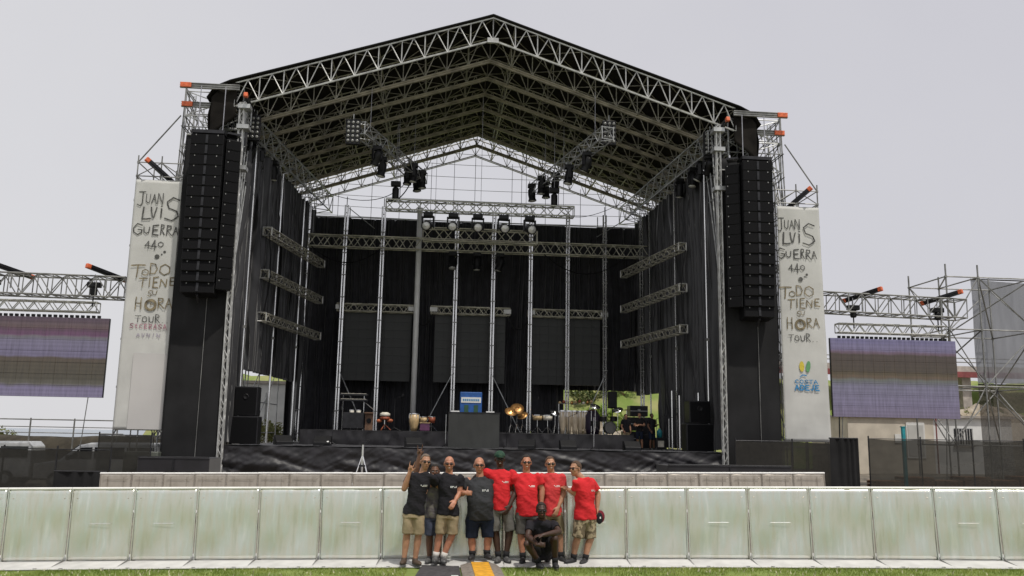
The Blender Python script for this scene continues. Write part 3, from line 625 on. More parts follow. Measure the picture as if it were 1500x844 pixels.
LT=[ # text, ink, (x0,ytop,x1,ybot) in banner units of the right banner (pixels), stroke width
('J',0,(1138,321,1149,341),2.0),('U',0,(1149,324,1156,337),1.5),('A',0,(1157,324,1164,337),1.6),('N',0,(1165,322,1173,337),1.8),
('L',0,(1146,343,1158,360),3.2),('V',0,(1157,343,1166,358),2.6),('i',0,(1166,340,1176,357),3),('S',0,(1176,328,1195,361),2.7),
('G',0,(1135.5,367,1149,382),2.3),('U',0,(1150,371,1158,380),2),('E',0,(1161,368,1170,382),3),('R',0,(1172,367,1178,381),2.1),('R',0,(1180,368,1188,382),2.2),('A',0,(1189,370,1196,381),2),
('4',0,(1153,391,1161,401),1.7),('.',0,(1160,400,1162,401),1.6),('4',0,(1162,389,1169,403),1.9),('0',0,(1170,391,1178,399),1.7),
('T',1,(1138,425,1156,442),2.6),('O',1,(1152,431,1162,439),1.8),('D',1,(1162,422,1173,437),2),('O',1,(1175,423,1190,438),2.2),
('T',1,(1150,443,1160,456),2.2),('I',1,(1161,442,1166,455),2),('E',1,(1168,441,1176,456),2.3),('N',1,(1178,444,1187,454),2.2),('E',1,(1190,441,1198,452),2.4),
('S',1,(1163,460,1168,468),1.4),('U',1,(1169,460,1175,466),1.3),
('H',1,(1147,470,1156,486),2.2),('R',1,(1177,470,1186,484),2.2),('A',1,(1187,470,1196,484),2),
('T',0,(1149,495,1157,504),1.4),('O',0,(1158,496,1165,504),1.6),('U',0,(1167,496,1174,504),1.6),('R',0,(1175,493,1182,504),1.6),('.',0,(1184,503,1186,504),1.3),('.',0,(1190,503,1192,504),1.3)]
for sx,lr in((-1,'left'),(1,'right')):
    X0=-12.76 if sx<0 else 14.99; Wb=1.95; Hb=10.35
    g=thing('tour_banner','%s pale banner with handwritten lettering, %s'%(lr,'small blue, yellow and green logo below' if sx>0 else 'faint pink writing below'),'banner',(X0,36.12,1.95))
    ck=MB().grid(lambda u,v:(Wb*u*(1+.06*(1-v)*(sx>0)),.03*nz(u*2,v*6,sx)+.012*nz(u*8,v*16,4)+.03,Hb*v),20,80).build('cloth',BANNER,g,smooth=True,solid=.01)
    for z in(0.0,Hb): MB().tube((0,.05,z),(Wb,.05,z),.025).build('edge_pipe',GALV,g)
    if sx<0: MB().grid(lambda u,v:(.55+1.35*u,-.016+.006*nz(u*3,v*3),3.05*v+.02),8,14).build('patch',BANNERD,g,smooth=True)
    ox,s_=(1138.5,33.0); dx=.16 if sx<0 else 0
    T=lambda x,y:((x-ox)/s_+dx, (12.3-1.95)-(y-303)/33.3+(.0 if sx>0 else .02))
    inks=[MB(),MB()]; k=0
    for ch,ik,(x0,y0,x1,y1),wd in LT:
        a=T(x0,y1); b=T(x1,y0); k=letter(inks[ik],ch,a[0],a[1],b[0]-a[0],b[1]-a[1],wd/50.,k,.02)
    def disc(mb,c,r,n=14,y=-.006): mb.add([(c[0]+r*math.cos(2*PI*i/n),y,c[1]+r*math.sin(2*PI*i/n)) for i in range(n)],[tuple(range(n-1,-1,-1))])
    for c,r in((T(1170.5,412.5),.10),(T(1176.5,409),.035),(T(1180,405.5),.055)): disc(inks[0],c,r)
    c=T(1167.5,480)
    # clock-like letter O: thick ring with two hands
    k=stroke(inks[1],[(c[0]+.2*math.cos(a*PI/9),c[1]+.2*math.sin(a*PI/9)) for a in range(19)],.10,k); k=stroke(inks[1],[(c[0],c[1]+.13),c,(c[0]+.09,c[1]+.04)],.03,k)
    inks[0].build('lettering',INK,g); inks[1].build('gold_lettering',INKG,g)
    if sx>0:
        mb=MB(); x=1156
        for ch in 'COSTA': a=T(x,565.5); letter(mb,ch,a[0],a[1],5.6/33,5.2/33,.035); x+=7
        x=1156
        for ch in 'ADEjE': a=T(x,575); letter(mb,ch,a[0],a[1],6/33,7/33,.06); x+=7.4
        stroke(mb,[T(1164,556),T(1168,553),T(1173,554)],.05); mb.build('logo_writing',INKB,g)
        mb=MB(); c=T(1167,541); mb.add([(c[0]+.11*math.cos(i*PI/8),-.006,c[1]+.23*math.sin(i*PI/8)) for i in range(16)],[tuple(range(15,-1,-1))]); mb.build('logo_yellow_drop',INKY,g)
        mb=MB(); c=T(1176.5,541); mb.add([(c[0]+.10*math.cos(i*PI/8)+.03*math.sin(i*PI/8),-.008,c[1]+.25*math.sin(i*PI/8)) for i in range(16)],[tuple(range(15,-1,-1))]); mb.build('logo_green_leaf',INKGR,g)
    else:
        mb=MB(); x=1143
        for ch in 'StCERASA': a=T(x,512+(x-1143)*.02); letter(mb,ch,a[0],a[1],4.6/33,6/33,.028,jit=.03); x+=6.2
        mb.build('pink_writing',INKP,g); mb=MB(); x=1153
        for ch in 'AVNIN': a=T(x,524); letter(mb,ch,a[0],a[1],4.5/33,5/33,.022,jit=.03); x+=6.5
        mb.build('lilac_writing',INKV,g)
# ---------------------------------------------------------------- lamps in the roof
mh=thing('moving_head','','moving light')
MB().box((0,0,-.09),(.36,.30,.16)).build('base_box',BLACK,mh,bevel=.02)
yk=MB()
for s_ in(-1,1): yk.box((s_*.21,0,-.36),(.05,.14,.44))
yk.box((0,0,-.18),(.45,.16,.05)); yk=yk.build('yoke',BLACK,mh,bevel=.015)
hd=MB().lathe([(.10,-.28),(.155,-.2),(.17,0),(.15,.2),(.185,.26),(.185,.31)],(0,0,0),14,V((0,0,-1))).build('head',BLACK,yk,smooth=True); hd.location=(0,0,-.48)
MB().lathe([(.15,-.315),(.15,-.33)],(0,0,0),14).build('lens',LENS,hd) if False else None
ln=MB().lathe([(.16,0),(.12,.03),(.0,.045)],(0,0,-.31),14,V((0,0,-1))).build('lens',LENS,yk,smooth=True); ln.location=hd.location
MB().tube((-.1,0,0),(-.1,0,.12),.02).tube((.1,0,0),(.1,0,.12),.02).build('clamp',GALV,mh)
def tilt(t,a,h=0):
    for c in t.children:
        if c.name.startswith('yoke'):
            c.rotation_euler=(0,0,h)
            for d in c.children: d.rotation_euler=(a,0,0)
first=[True]
def head(p,label,a=0,h=0,s_=1.0,group=None):
    if first[0]: o=mh; first[0]=False
    else: o=copy_tree(mh)
    o.location=p; o.scale=(s_,s_,s_); o['label']=label; o['group']=group or 'moving lights hung in the roof'; tilt(o,a,h); return o
ordn=['first','second','third','fourth','fifth']
for i,px in enumerate((627,664,700,738,776)):
    p=at(px,322,42); head((p.x,42,12.9),'bright-lensed moving light under the topmost truss, %s of five from the left'%ordn[i],R(-72),R(6*i-12),1.35)
for i,px in enumerate((663,699,733)):
    p=at(px,370,48); head((p.x,48,12.2),'black moving light under the full-width truss, %s of three'%['left','middle','right'][i],R(-20+20*i),R(30*i),1.25)
for sx,lr in((-1,'left'),(1,'right')):
    A,B=IT[0 if sx<0 else 1]
    for i in range(5):
        f=(.99,.91,.83,.76,.4)[i] if i<4 else .42
        p=A.lerp(B,f); head((p.x+(.25 if i%2 else -.25),p.y,p.z-.3+(.55 if i<4 else 0)),'long black moving light pointing down from the %s inner truss, %s'%(lr,['at its very tip','second from its tip','third from its tip','fourth from its tip','alone near its middle'][i]),R(4*i-6),R(90),1.2)
    p=A.lerp(B,.2); head((p.x-sx*.2,p.y,p.z-.3),'black moving light on the front part of the %s inner truss'%lr,R(30),R(40),1.15)
    ga,gb=(V((-9.0,36.6,14.8)),V((-6.9,50.6,14.8))) if sx<0 else (V((12.55,36.6,14.8)),V((11.45,50.6,14.8)))
    for i,f in enumerate((.03,.1,.17,.3)):
        p=ga.lerp(gb,f); head((p.x-sx*.3,p.y,14.85),'black moving light under the %s eave girder, %s from the front'%(lr,ordn[i]),R(50-20*i),R(60*i),1.2)
def blinder(p,label,rz):
    b=thing('blinder_light',label,'lamp panel',p,rz); MB().box((0,0,-.5),(.62,.2,1.15)).build('housing',BLACK,b,bevel=.02); lp=None
    for i in range(3):
        for j in range(5):
            if lp is None: lp=MB().lathe([(.075,0),(.07,.03),(.03,.05)],(0,-.10,0),10,V((0,-1,0))).build('lamp',LENSD,b,smooth=True); o=lp
            else: o=lp.copy(); COL.objects.link(o); o.parent=b
            o.location=(-.2+.2*i,0,-.08-.21*j)
    MB().tube((0,0,.05),(0,0,.35),.02).build('bracket',GALV,b)
for (px,py,lab) in ((518,178,'panel of round lamps at the front end of the left inner truss'),(372,172,'panel of round lamps by the left front corner of the roof'),(892,180,'panel of round lamps at the front end of the right inner truss'),(1040,196,'panel of round lamps by the right front corner of the roof')):
    blinder(at(px,py,36.9),lab,R(0))
for px,py,l in((580,270,'left'),(812,281,'right')):
    p=at(px,py,42); h=thing('chain_hoist','black chain hoist rising from the %s end of the topmost truss'%l,'hoist',(p.x,42,13.45))
    MB().lathe([(.13,.0),(.17,.08),(.17,.6),(.13,.66)],n=12).build('chain_bag',BLACK,h,smooth=True); MB().box((0,0,.85),(.5,.3,.26)).build('motor',BLACK,h,bevel=.04); MB().tube((.22,0,.7),(.22,0,.1),.02).build('chain_loop',WIRE,h); MB().tube((0,0,.98),(0,0,4.0),.015).build('chain',WIRE,h)
# ================================================================ ON THE STAGE
RZ=DZ+.70
def stack(label,x,y,z,w1,h1,w2,h2,d=.8):
    g=thing('speaker_stack',label,'loudspeaker',(x,y,z))
    for nm,w_,h_,z0 in(('bass_cabinet',w1,h1,0),('top_cabinet',w2,h2,h1)):
        c=MB().box((0,0,z0+h_/2),(w_,d,h_-.01)).build(nm,BLACKM,g,bevel=.03); MB().box((0,-d/2-.01,z0+h_/2),(w_*.92,.03,h_*.9)).build('grille',GRILLE,c)
        if nm=='top_cabinet': MB().lathe([(.13,0),(.10,.03),(.03,.01)],(0,-d/2-.02,z0+h_*.65),14,V((0,-1,0))).build('driver',BLACK,c)
stack('tall black side-fill loudspeaker stack at the left end of the stage',-7.95,38,DZ,1.15,1.2,.95,1.25)
stack('tall black side-fill loudspeaker stack at the right end of the stage',11.75,38,DZ,1.25,1.25,.95,1.0)
# monitors
mw=thing('floor_monitor','','loudspeaker'); MB().prism([(-.3,0),(.3,0),(.3,.16),(-.05,.42),(-.3,.42)],'x',-.35,.35).build('cabinet',BLACK,mw,bevel=.02); MB().box((0,.0,0),(.62,.5,.02),Matrix.Rotation(0,3,'X')).build('grille',GRILLE,mw) if False else None
f=True
for x,y,rz,l in((-4.6,37.2,0,'at the far left of the stage front'),(-.8,36.9,.2,'left of the big black box at centre stage'),(4.0,37.1,-.2,'just right of the big black box at centre stage'),(5.8,37.3,0,'in front of the timbales'),(8.6,37.3,0,'in front of the drum kit'),(-6.3,37.6,.4,'beside the left speaker stack')):
    if f: o=mw; o.location=(x,y,DZ+.01); o.rotation_euler=(0,0,rz+PI); f=False; o['label']='low black floor monitor '+l; o['group']='floor monitors along the stage front'
    else: dup(mw,(x,y,DZ+.01),rz+PI,'low black floor monitor '+l)
# centre box and blue case
g=thing('covered_desk','large square box draped in plain black cloth at the centre of the stage','covered box',(1.72,37.6,DZ)); MB().grid(lambda u,v:(-1.08+2.16*u,-.62-.03*abs(nz(u*6,v*1.2,4)),1.5*v),40,12).build('front_cloth',SCREENB,g,smooth=True); MB().box((0,0,.75),(2.14,1.18,1.5)).build('box',BLACKM,g); MB().box((0,0,1.515),(2.22,1.3,.03)).build('top_board',BLACKM,g)
for a in(-.8,.7): MB().box((a,-.2,1.56),(.35,.25,.06)).build('paper_pad',WHITE,g)
g=thing('blue_cabinet','bright blue cabinet with a white label strip, behind the big black box','cabinet',(1.76,41.8,RZ)); MB().box((0,0,.95),(1.05,.6,1.9)).build('body',BLUE,g,bevel=.03)
MB().box((0,-.31,1.52),(.95,.03,.26)).build('label_strip',WHITE,g); 
for a in(-.22,.24): MB().box((a,-.31,.88),(.2,.03,.8)).build('dark_panel',mat('green_panel',(.03,.09,.05),.4) if a<0 else bpy.data.materials['green_panel'],g)
mb=MB(); 
for i in range(9): mb.box((-.36+.09*i,-.33,1.52),(.06,.01,.09))
mb.build('label_marks',INKB,g)
# drums
def conga(p,label,h=.78,r=.17,m=WOODL,grp='congas standing in a row'):
    g=thing('conga_drum',label,'drum',p,group=grp); MB().lathe([(r*.62,0),(r*.8,h*.2),(r*1.12,h*.55),(r,h*.97)],n=16).build('shell',m,g,smooth=True); MB().lathe([(r*1.04,h*.93),(r*1.06,h*.95),(r*1.04,h)],n=16).build('rim',CHROME,g); MB().lathe([(r*.98,h),(r*.4,h+.004)],n=16).build('drum_skin',SKINH,g)
    mb=MB()
    for i in range(6): a=i*PI/3; mb.tube((r*1.12*math.cos(a),r*1.12*math.sin(a),h*.72),(r*1.06*math.cos(a),r*1.06*math.sin(a),h*.96),.012,4)
    mb.build('tuning_lugs',CHROME,g); return g
def P(px,y,z=RZ): q=at(px,632,y); return (q.x,y,z)
conga(P(606,42),'lone pale wood conga at the foot of the thick white pole',.85,.22)
for i,px in enumerate((826,835,844,852,860)): conga(P(px-2,42.5+.1*(i%2)),'tall pale conga, %s from the left in the row before the green opening'%ordn[i],1.15,.16,mat('cream_shell',(.60,.50,.36),.4,stretch=(1,1,.3)) if i==0 else bpy.data.materials['cream_shell'])
def small_drum(p,label,r,h,m,z,stand=True):
    g=thing('drum_on_stand',label,'drum',p); MB().lathe([(r*.9,z),(r,z+h)],n=16).build('shell',m,g,smooth=True); MB().lathe([(r*1.04,z+h-.02),(r*1.04,z+h+.01)],n=16).build('rim',CHROME,g); MB().lathe([(r*.98,z+h+.012),(r*.4,z+h+.014)],n=14).build('drum_skin',SKINH,g)
    MB().tube((0,0,.25),(0,0,z),.018).build('stand_post',CHROME,g)
    for k in range(3): a=k*2.09+.5; MB().tube((0,0,.32),(.3*math.cos(a),.3*math.sin(a),.02),.013).build('leg',CHROME,g)
    return g
small_drum(P(620,41.6),'small pale drum just right of the lone conga, left of two',.17,.26,WOODL,.42); small_drum(P(632,41.8),'small pale drum beside the wooden sticks case, right of two',.17,.3,WOODR,.4)
small_drum(P(787,41.2,RZ),'timbale with a pale shell, left of the pair in front of the right stage screen',.24,.24,WOODL,.62); small_drum(P(802,41.2,RZ),'timbale with a pale shell, right of the pair in front of the right stage screen',.24,.24,SKINH,.62)
small_drum(P(514,42),'left of the two little bongos over the black keyboard box',.11,.2,SKINH,.75);small_drum(P(524,42),'right of the two little bongos over the black keyboard box',.11,.2,SKINH,.75)
def cymbal(p,label,z,r,til,m=BRASS):
    g=thing('cymbal',label,'cymbal',p); MB().tube((0,0,.3),(0,0,z),.013).build('stand_post',CHROME,g); c=MB().lathe([(.02,.06),(.06,.03),(r*.5,.012),(r,-.012),(r,-.02),(.03,.0)],(0,0,0),20).build('plate',m,g,smooth=True); c.location=(0,0,z); c.rotation_euler=til
    for k in range(3): a=k*2.09+.2; MB().tube((0,0,.42),(.3*math.cos(a),.3*math.sin(a),.02),.012).build('leg',CHROME,g)
for i,(px,z,r,ti) in enumerate(((748,1.0,.30,(.7,.2,0)),(757,1.15,.33,(.9,-.1,0)),(765,.85,.27,(.6,-.5,0)))): cymbal(P(px,41+.3*i),'orange-brown tilted cymbal, %s of three right of the black box'%['left','middle','right'][i],z,r,ti)
for i,(px,z,r,ti) in enumerate(((813,1.0,.24,(.6,.3,0)),(872,1.35,.26,(.5,.2,0)),(905,1.2,.26,(.5,-.3,0)))): cymbal(P(px,41.5),'silver cymbal '+['left of the conga row','right of the conga row','over the dark drum kit'][i],z,r,ti,CHROME)
# percussion shelf over the congas
g=thing('percussion_rack','rack of small shakers and bells standing behind the conga row','rack',P(843,43.2)); MB().tube((-.9,0,1.5),(.9,0,1.5),.02).build('bar',CHROME,g)
for a in(-.85,.85): MB().tube((a,0,0),(a,0,1.5),.02).build('post',CHROME,g)
for i in range(9): MB().ell((-.8+.2*i,-.02,1.55+.04*(i%3)),(.08,.08,.07+.02*(i%2)),nu=10,nv=6).build('shaker',[WOODL,WOODR,SKINH,BRASS][i%4],g,smooth=True)
# stool with towel
g=thing('drum_stool','red stool topped by a folded white towel on the left part of the riser','stool',P(563,41.5)); MB().lathe([(.2,.5),(.24,.54),(.24,.62),(.2,.66)],n=16).build('seat',WOODR,g,smooth=True); MB().lathe([(.16,.66),(.25,.69),(.24,.80),(.12,.86)],n=14).build('towel',SKINH,g,smooth=True); MB().tube((0,0,.1),(0,0,.5),.03).build('post',CHROME,g)
for k in range(3): a=k*2.09; MB().tube((0,0,.3),(.3*math.cos(a),.3*math.sin(a),.02),.02).build('leg',WOODR,g)
MB().ell((-.26,0,.45),(.14,.12,.09)).ell((.24,0,.47),(.15,.12,.09)).build('red_bags',mat('orange_bag',(.42,.12,.05)),g,smooth=True)
# keyboards
g=thing('keyboard_stand','two-tier keyboard rig with a black box below, at the left end of the riser','keyboards',P(516,42.2))
for z in(1.42,1.68): k_=MB().box((0,0,z),(1.35,.4,.09)).build('keyboard',BLACKM,g,bevel=.01); MB().box((0,-.12,z+.05),(1.2,.14,.02)).build('keys',SKINH,k_)
for s_ in(-1,1): MB().tube((s_*.5,0,0),(s_*.5,0,1.65),.025).build('stand_leg',CHROME,g); 
MB().tube((.3,-.1,1.5),(.95,-.1,1.0),.02).build('arm',CHROME,g); MB().box((.05,-.15,.45),(1.0,.5,.75)).build('black_box',BLACKM,g,bevel=.02)
g=thing('brown_cabinet','narrow brown wooden cabinet right of the keyboard rig','cabinet',P(540,42)); MB().box((0,0,.4),(.36,.4,.8)).build('body',BROWN,g,bevel=.02); MB().box((0,-.2,.82),(.42,.44,.05)).build('top',BROWN,g); MB().lathe([(.12,0),(.12,.02)],(0,-.2,.45),12,V((0,-1,0))).build('driver',BLACK,g)
g=thing('cloth_bundle','round purple-black case beside the congas','case',P(868,42.4)); MB().lathe([(.3,0),(.38,.3),(.38,.9),(.2,1.2)],n=16).build('body',mat('purple_black',(.03,.02,.04)),g,smooth=True); MB().tube((-.1,0,1.2),(.1,0,1.2),.03).build('handle',BLACK,g)
g=thing('striped_box','small pale wooden box with a purple side under the small drums','box',P(622,41.0)); MB().box((0,0,.2),(.45,.4,.36)).build('body',mat('purple_box',(.12,.04,.10)),g,bevel=.02); MB().box((0,0,.39),(.5,.45,.03)).build('lid',WOODL,g)
# drum kit
g=thing('drum_kit','dark drum kit on the right part of the riser, against the green opening','drum kit',P(893,41.8))
MB().lathe([(.3,-.22),(.3,.22)],(0,0,.33),20,V((0,1,0))).build('bass_drum',BLACKM,g); MB().lathe([(.27,0),(.27,.01)],(0,-.24,.33),20,V((0,-1,0))).build('bass_drum_skin',mat('dark_skin',(.05,.05,.05)),g)
for a,b,z,r in((-.3,0,.72,.17),(.2,0,.74,.17),(-.75,-.1,.5,.2),(.7,-.1,.35,.22)): MB().lathe([(r,-.1),(r,.14)],(a,b,z),14).build('tom',BLACK,g); MB().lathe([(r*.97,.145),(r*.3,.15)],(a,b,z),14).build('tom_skin',SKINH,g)
for a,z in((-.9,1.15),(.85,1.2)): MB().tube((a,0,0),(a,0,z),.015).build('cymbal_stand',CHROME,g); MB().lathe([(.03,.03),(.26,-.01)],(a,0,z),16).build('cymbal',BRASS,g)
g=thing('amplifier','stack of two dark amplifier boxes right of the drum kit','amplifier',(10.9,44,DZ)); 
for i in range(2): MB().box((0,0,.4+.72*i),(.8,.5,.7)).build('cabinet',BLACKM,g,bevel=.02)
g=thing('hanging_monitor','black box on a pole, dark against the green hillside','loudspeaker',(*P(897,43.5)[:2],RZ)); MB().box((0,0,1.75),(.42,.4,.85)).build('box',BLACK,g,bevel=.04); MB().tube((0,0,0),(0,0,1.35),.025).build('pole',BLACKM,g)
for k in range(3): a=k*2.09; MB().tube((0,0,.35),(.4*math.cos(a),.4*math.sin(a),.02),.015).build('leg',BLACKM,g)
# microphone stands
for i,(px,y,z) in enumerate(((577,40.6,RZ),(653,38.6,DZ),(742,38.7,DZ),(777,40.8,RZ),(833,38.8,DZ),(870,38.5,DZ),(487,38.5,DZ),(980,38.5,DZ),(962,39,DZ))):
    q=P(px,y,z); g=thing('microphone_stand','thin black microphone stand '+['near the red stool','left of the black box','right of the black box','between the cymbals and timbales','in front of the conga row','in front of the round case','left of the keyboard rig','left of the right speaker stack','beside the stage crew'][i],'microphone stand',q)
    MB().tube((0,0,.1),(0,0,1.45),.014).build('pole',CHROME if i%2 else BLACKM,g); MB().tube((0,0,1.45),(.35,-.1,1.6),.01).build('boom',BLACKM,g); MB().lathe([(.02,0),(.028,.08),(.01,.12)],(.35,-.1,1.58),8).build('microphone',BLACKM,g)
    for k in range(3): a=k*2.09; MB().tube((0,0,.15),(.3*math.cos(a),.3*math.sin(a),.01),.012).build('leg',BLACKM,g)
# truss tower + tall light poles right of stage
for i,(px,y,h) in enumerate(((985,42,2.9),(996,40.5,2.6),(1024,39.6,2.7),(1036,39.3,2.6))):
    q=at(px,640,y); g=thing('light_pole','upright silver pole behind the right speaker stack, %s of four'%ordn[i],'pole',(q.x,y,DZ)); MB().tube((0,0,0),(0,0,h),.05,8).build('pole',WHITEP,g); MB().box((0,0,.03),(.3,.3,.06)).build('base_plate',GALVD,g)
g=thing('equipment_trunk','dark trunk with a pale front label right of the stage crew','trunk',(*at(966,632,42)[:2],DZ)); MB().box((0,0,.3),(.6,.5,.6)).build('box',BLACKM,g,bevel=.02); MB().box((0,-.26,.3),(.3,.02,.3)).build('front_label',SKINH,g)
g=thing('water_bottle','turquoise bottle standing on the dark trunk right of the stage crew','bottle',(*at(966,632,42)[:2],DZ+.6)); MB().lathe([(.13,0),(.14,.3),(.05,.42)],n=12).build('bottle',mat('turquoise_bottle',(.05,.35,.40),.3),g,smooth=True); MB().lathe([(.05,.42),(.05,.47)],n=10).build('stopper',WHITE,g)
g=thing('flight_case_stack','three black flight cases stacked beyond the stage crew at the right wall','flight case',(11.2,47.6,DZ))
for i,(w_,z0,h_) in enumerate(((1.5,.12,.8),(1.4,.95,.75),(1.0,1.73,.6))):
    c=MB().box((.05*i,0,z0+h_/2),(w_,.8,h_-.02)).build('case',BLACKM,g,bevel=.02); MB().box((.05*i,-.41,z0+h_/2),(w_*.98,.03,.04)).box((.05*i,-.41,z0+h_/2+.06),(.15,.04,.08)).build('edge_trim',GALV,c)
for a in(-.6,.6): MB().lathe([(.06,-.03),(.06,.03)],(a,-.3,.06),12,V((1,0,0))).build('caster',RUBBER,g)
# tripod before the stage
q=at(530,690,30); g=thing('light_tripod','white-legged tripod standing in front of the stage skirt','tripod',(q.x,30,gz(q.x,30))); MB().tube((0,0,.4),(0,0,1.95),.035).build('column',WHITEP,g)
for k in range(3): a=k*2.09-.5; MB().tube((0,0,1.6),(.55*math.cos(a),.5*math.sin(a),0),.022).build('leg',WHITEP,g)
MB().box((0,0,2.0),(.28,.2,.10)).box((.12,-.05,2.1),(.2,.1,.05)).build('head',BLACKM,g); MB().box((0,0,1.25),(.2,.2,.06)).build('collar',BLACKM,g)
g=thing('white_lamp','small white floor lamp on the front edge of the stage left of the tripod','lamp',(*at(481,636,37)[:2],DZ+.02)); MB().ell((0,0,.12),(.12,.10,.09)).build('shell',WHITE,g,smooth=True); MB().box((0,0,.03),(.3,.2,.05)).build('foot',BLACKM,g)
# ================================================================ BARRIERS
F0=V((math.sin(YAW),math.cos(YAW),0)); L0=V((math.cos(YAW),-math.sin(YAW),0))
ORD=['first','second','third','fourth','fifth','sixth','seventh','eighth','ninth','tenth','eleventh','twelfth','thirteenth','fourteenth','fifteenth','sixteenth','seventeenth','eighteenth','nineteenth','twentieth','twenty-first','twenty-second','twenty-third','twenty-fourth','twenty-fifth']
def barrier_proto(nm,label,group,W,H,sheet,rev=False):
    g=thing(nm,label,'barrier',group=group); y1=.055
    def sh(u,v):
        x=-W/2+.008+(W-.016)*u; return (x,.01+.05*v*H+.012*nz(u*2.2+3,v*2,7 if rev else 2)+.003*nz(u*9,v*3,1),.05+(H-.06)*v)
    s_=MB().grid(sh,22,16).build('front_sheet',sheet,g,smooth=True,solid=.004)
    if rev:
        for f in(-.25,.25): s2=MB().tube((W*f,-.005,.1),(W*f,.035,H-.1),.008,4).build('rib',sheet,s_)
        for zz in(.25,.85): MB().tube((-W*.38,-.01+.04*zz,H*zz),(W*.38,-.01+.04*zz,H*zz),.010,4).build('rib',PANELB,s_)
    else:
        MB().tube((-.16,.012,H*.53),(.16,.012,H*.53),.006,5).build('handle_bar',PANEL,s_)
    for a in(-1,1): MB().tube((a*(W/2-.018),.0,.03),(a*(W/2-.012),.055*H,H),.009,6).build('side_tube',PANEL if not rev else PANELB,g)
    MB().tube((-W/2+.002,.055*H+.01,H),(W/2-.002,.055*H+.01,H),.020 if not rev else .03,8).build('top_rail',RAIL,g)
    MB().prism([(-.60,.006),(-.60,.014),(-.03,.045),(0,.045),(0,.006)],'x',-W/2+.004,W/2-.004).build('floor_plate',BASEP,g)
    for a in(-1,1): MB().tube((a*W*.4,.85,.03),(a*W*.4,.06,H*.88),.02,6).build('rear_brace',PANELB,g)
    MB().box((0,.45,.02),(W*.9,.9,.02)).build('rear_plate',BASEP,g)
    if not rev:
        MB().prism([(-.5,.014),(-.02,.04),(-.02,.10),(-.12,.06)],'x',W/2-.016,W/2-.006).build('joint_shadow_wedge',GALVD,g)  # dark wedge added at each seam, shaped as the joint's shadow streak
        for a in(-.3,.3): MB().box((a,-.56,.018),(.05,.03,.01)).build('plate_bolt',GALVD,g)
    return g
FW=.98; D0=14.2
DROP=(1,2,5,8,9,12,15,18,19)
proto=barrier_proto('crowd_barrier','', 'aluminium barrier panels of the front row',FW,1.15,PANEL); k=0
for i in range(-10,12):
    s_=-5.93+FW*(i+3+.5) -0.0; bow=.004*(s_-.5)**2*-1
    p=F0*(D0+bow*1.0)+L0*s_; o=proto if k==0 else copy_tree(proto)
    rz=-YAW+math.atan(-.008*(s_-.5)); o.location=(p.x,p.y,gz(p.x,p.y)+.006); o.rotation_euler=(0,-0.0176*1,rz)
    if k in DROP:
        for hb in [c for q in o.children for c in q.children if c.name.startswith('handle_bar')]: bpy.data.objects.remove(hb)
    who=''
    o['label']='aluminium panel of the front barrier row, %s from the left end of the row'%ORD[k]; k+=1
q0=at(165,687,1); 
A=at(165,687,26.6); A=V((A.x,A.y,0)); B=at(1205,684,26.6*1); B=V((B.x*1.0,B.y,0))
A=F0*26.8+L0*((165-750)/1260*26.8); B=F0*26.8+L0*((1205-750)/1260*26.8)
n=23; d=(B-A)/n; BW=d.length; proto2=barrier_proto('pit_barrier','', 'beige metal panels of the rear barrier row',BW,1.12,PANELB,True)
for i in range(n):
    c=A+d*(i+.5); o=proto2 if i==0 else copy_tree(proto2); o.location=(c.x,c.y,gz(c.x,c.y)+.005+.012*nz(i*.7,3)); o.rotation_euler=(0,-.0176,-YAW+.02*nz(i*1.3,1))
    o['label']='beige metal panel of the rear barrier row before the stage, %s from its left end'%ORD[i]
# black joint straps
# ================================================================ ramp and mat
p=at(703,830,13.5)
g=thing('cable_ramp','grey cable ramp with a yellow lid running from the barrier over the grass','cable ramp',(0,0,0)); 
for k in range(4):
    y0=13.75-.93*k; y1=y0-.91; x=.78; z=gz(x,y0)+.01; q=MB(); prof=[(-.30,0),(-.30,.012),(-.17,.05),(.17,.05),(.30,.012),(.30,0)]
    for t_,yy in((0,y0),(1,y1)): pass
    s0=[(x+.03*k*0+a,b+z) for a,b in prof]; q.prism(s0,'y',y1,y0).build('rubber_section',GREYR,g); MB().box((x,(y0+y1)/2,z+.056),(.27,y0-y1-.012,.012)).build('yellow_lid',YELLOW,g,bevel=.003)
g=thing('dark_mat','dark grey ribbed mat lying on the grass left of the cable ramp','mat',(.12,13.05,gz(.12,13)+.012)); 
MB().add([(-.42,-1.6,.02),(.34,-1.6,.02),(.34,.62,.02),(-.22,.72,.02),(-.42,-1.6,-.01),(.34,-1.6,-.01),(.34,.62,-.01),(-.22,.72,-.01)],[(0,1,2,3),(7,6,5,4),(0,4,5,1),(1,5,6,2),(2,6,7,3),(3,7,4,0)]).build('sheet',MATG,g)
MB().box((.25,-.35,.028),(.10,.05,.006)).build('pale_sticker',WHITE,g)
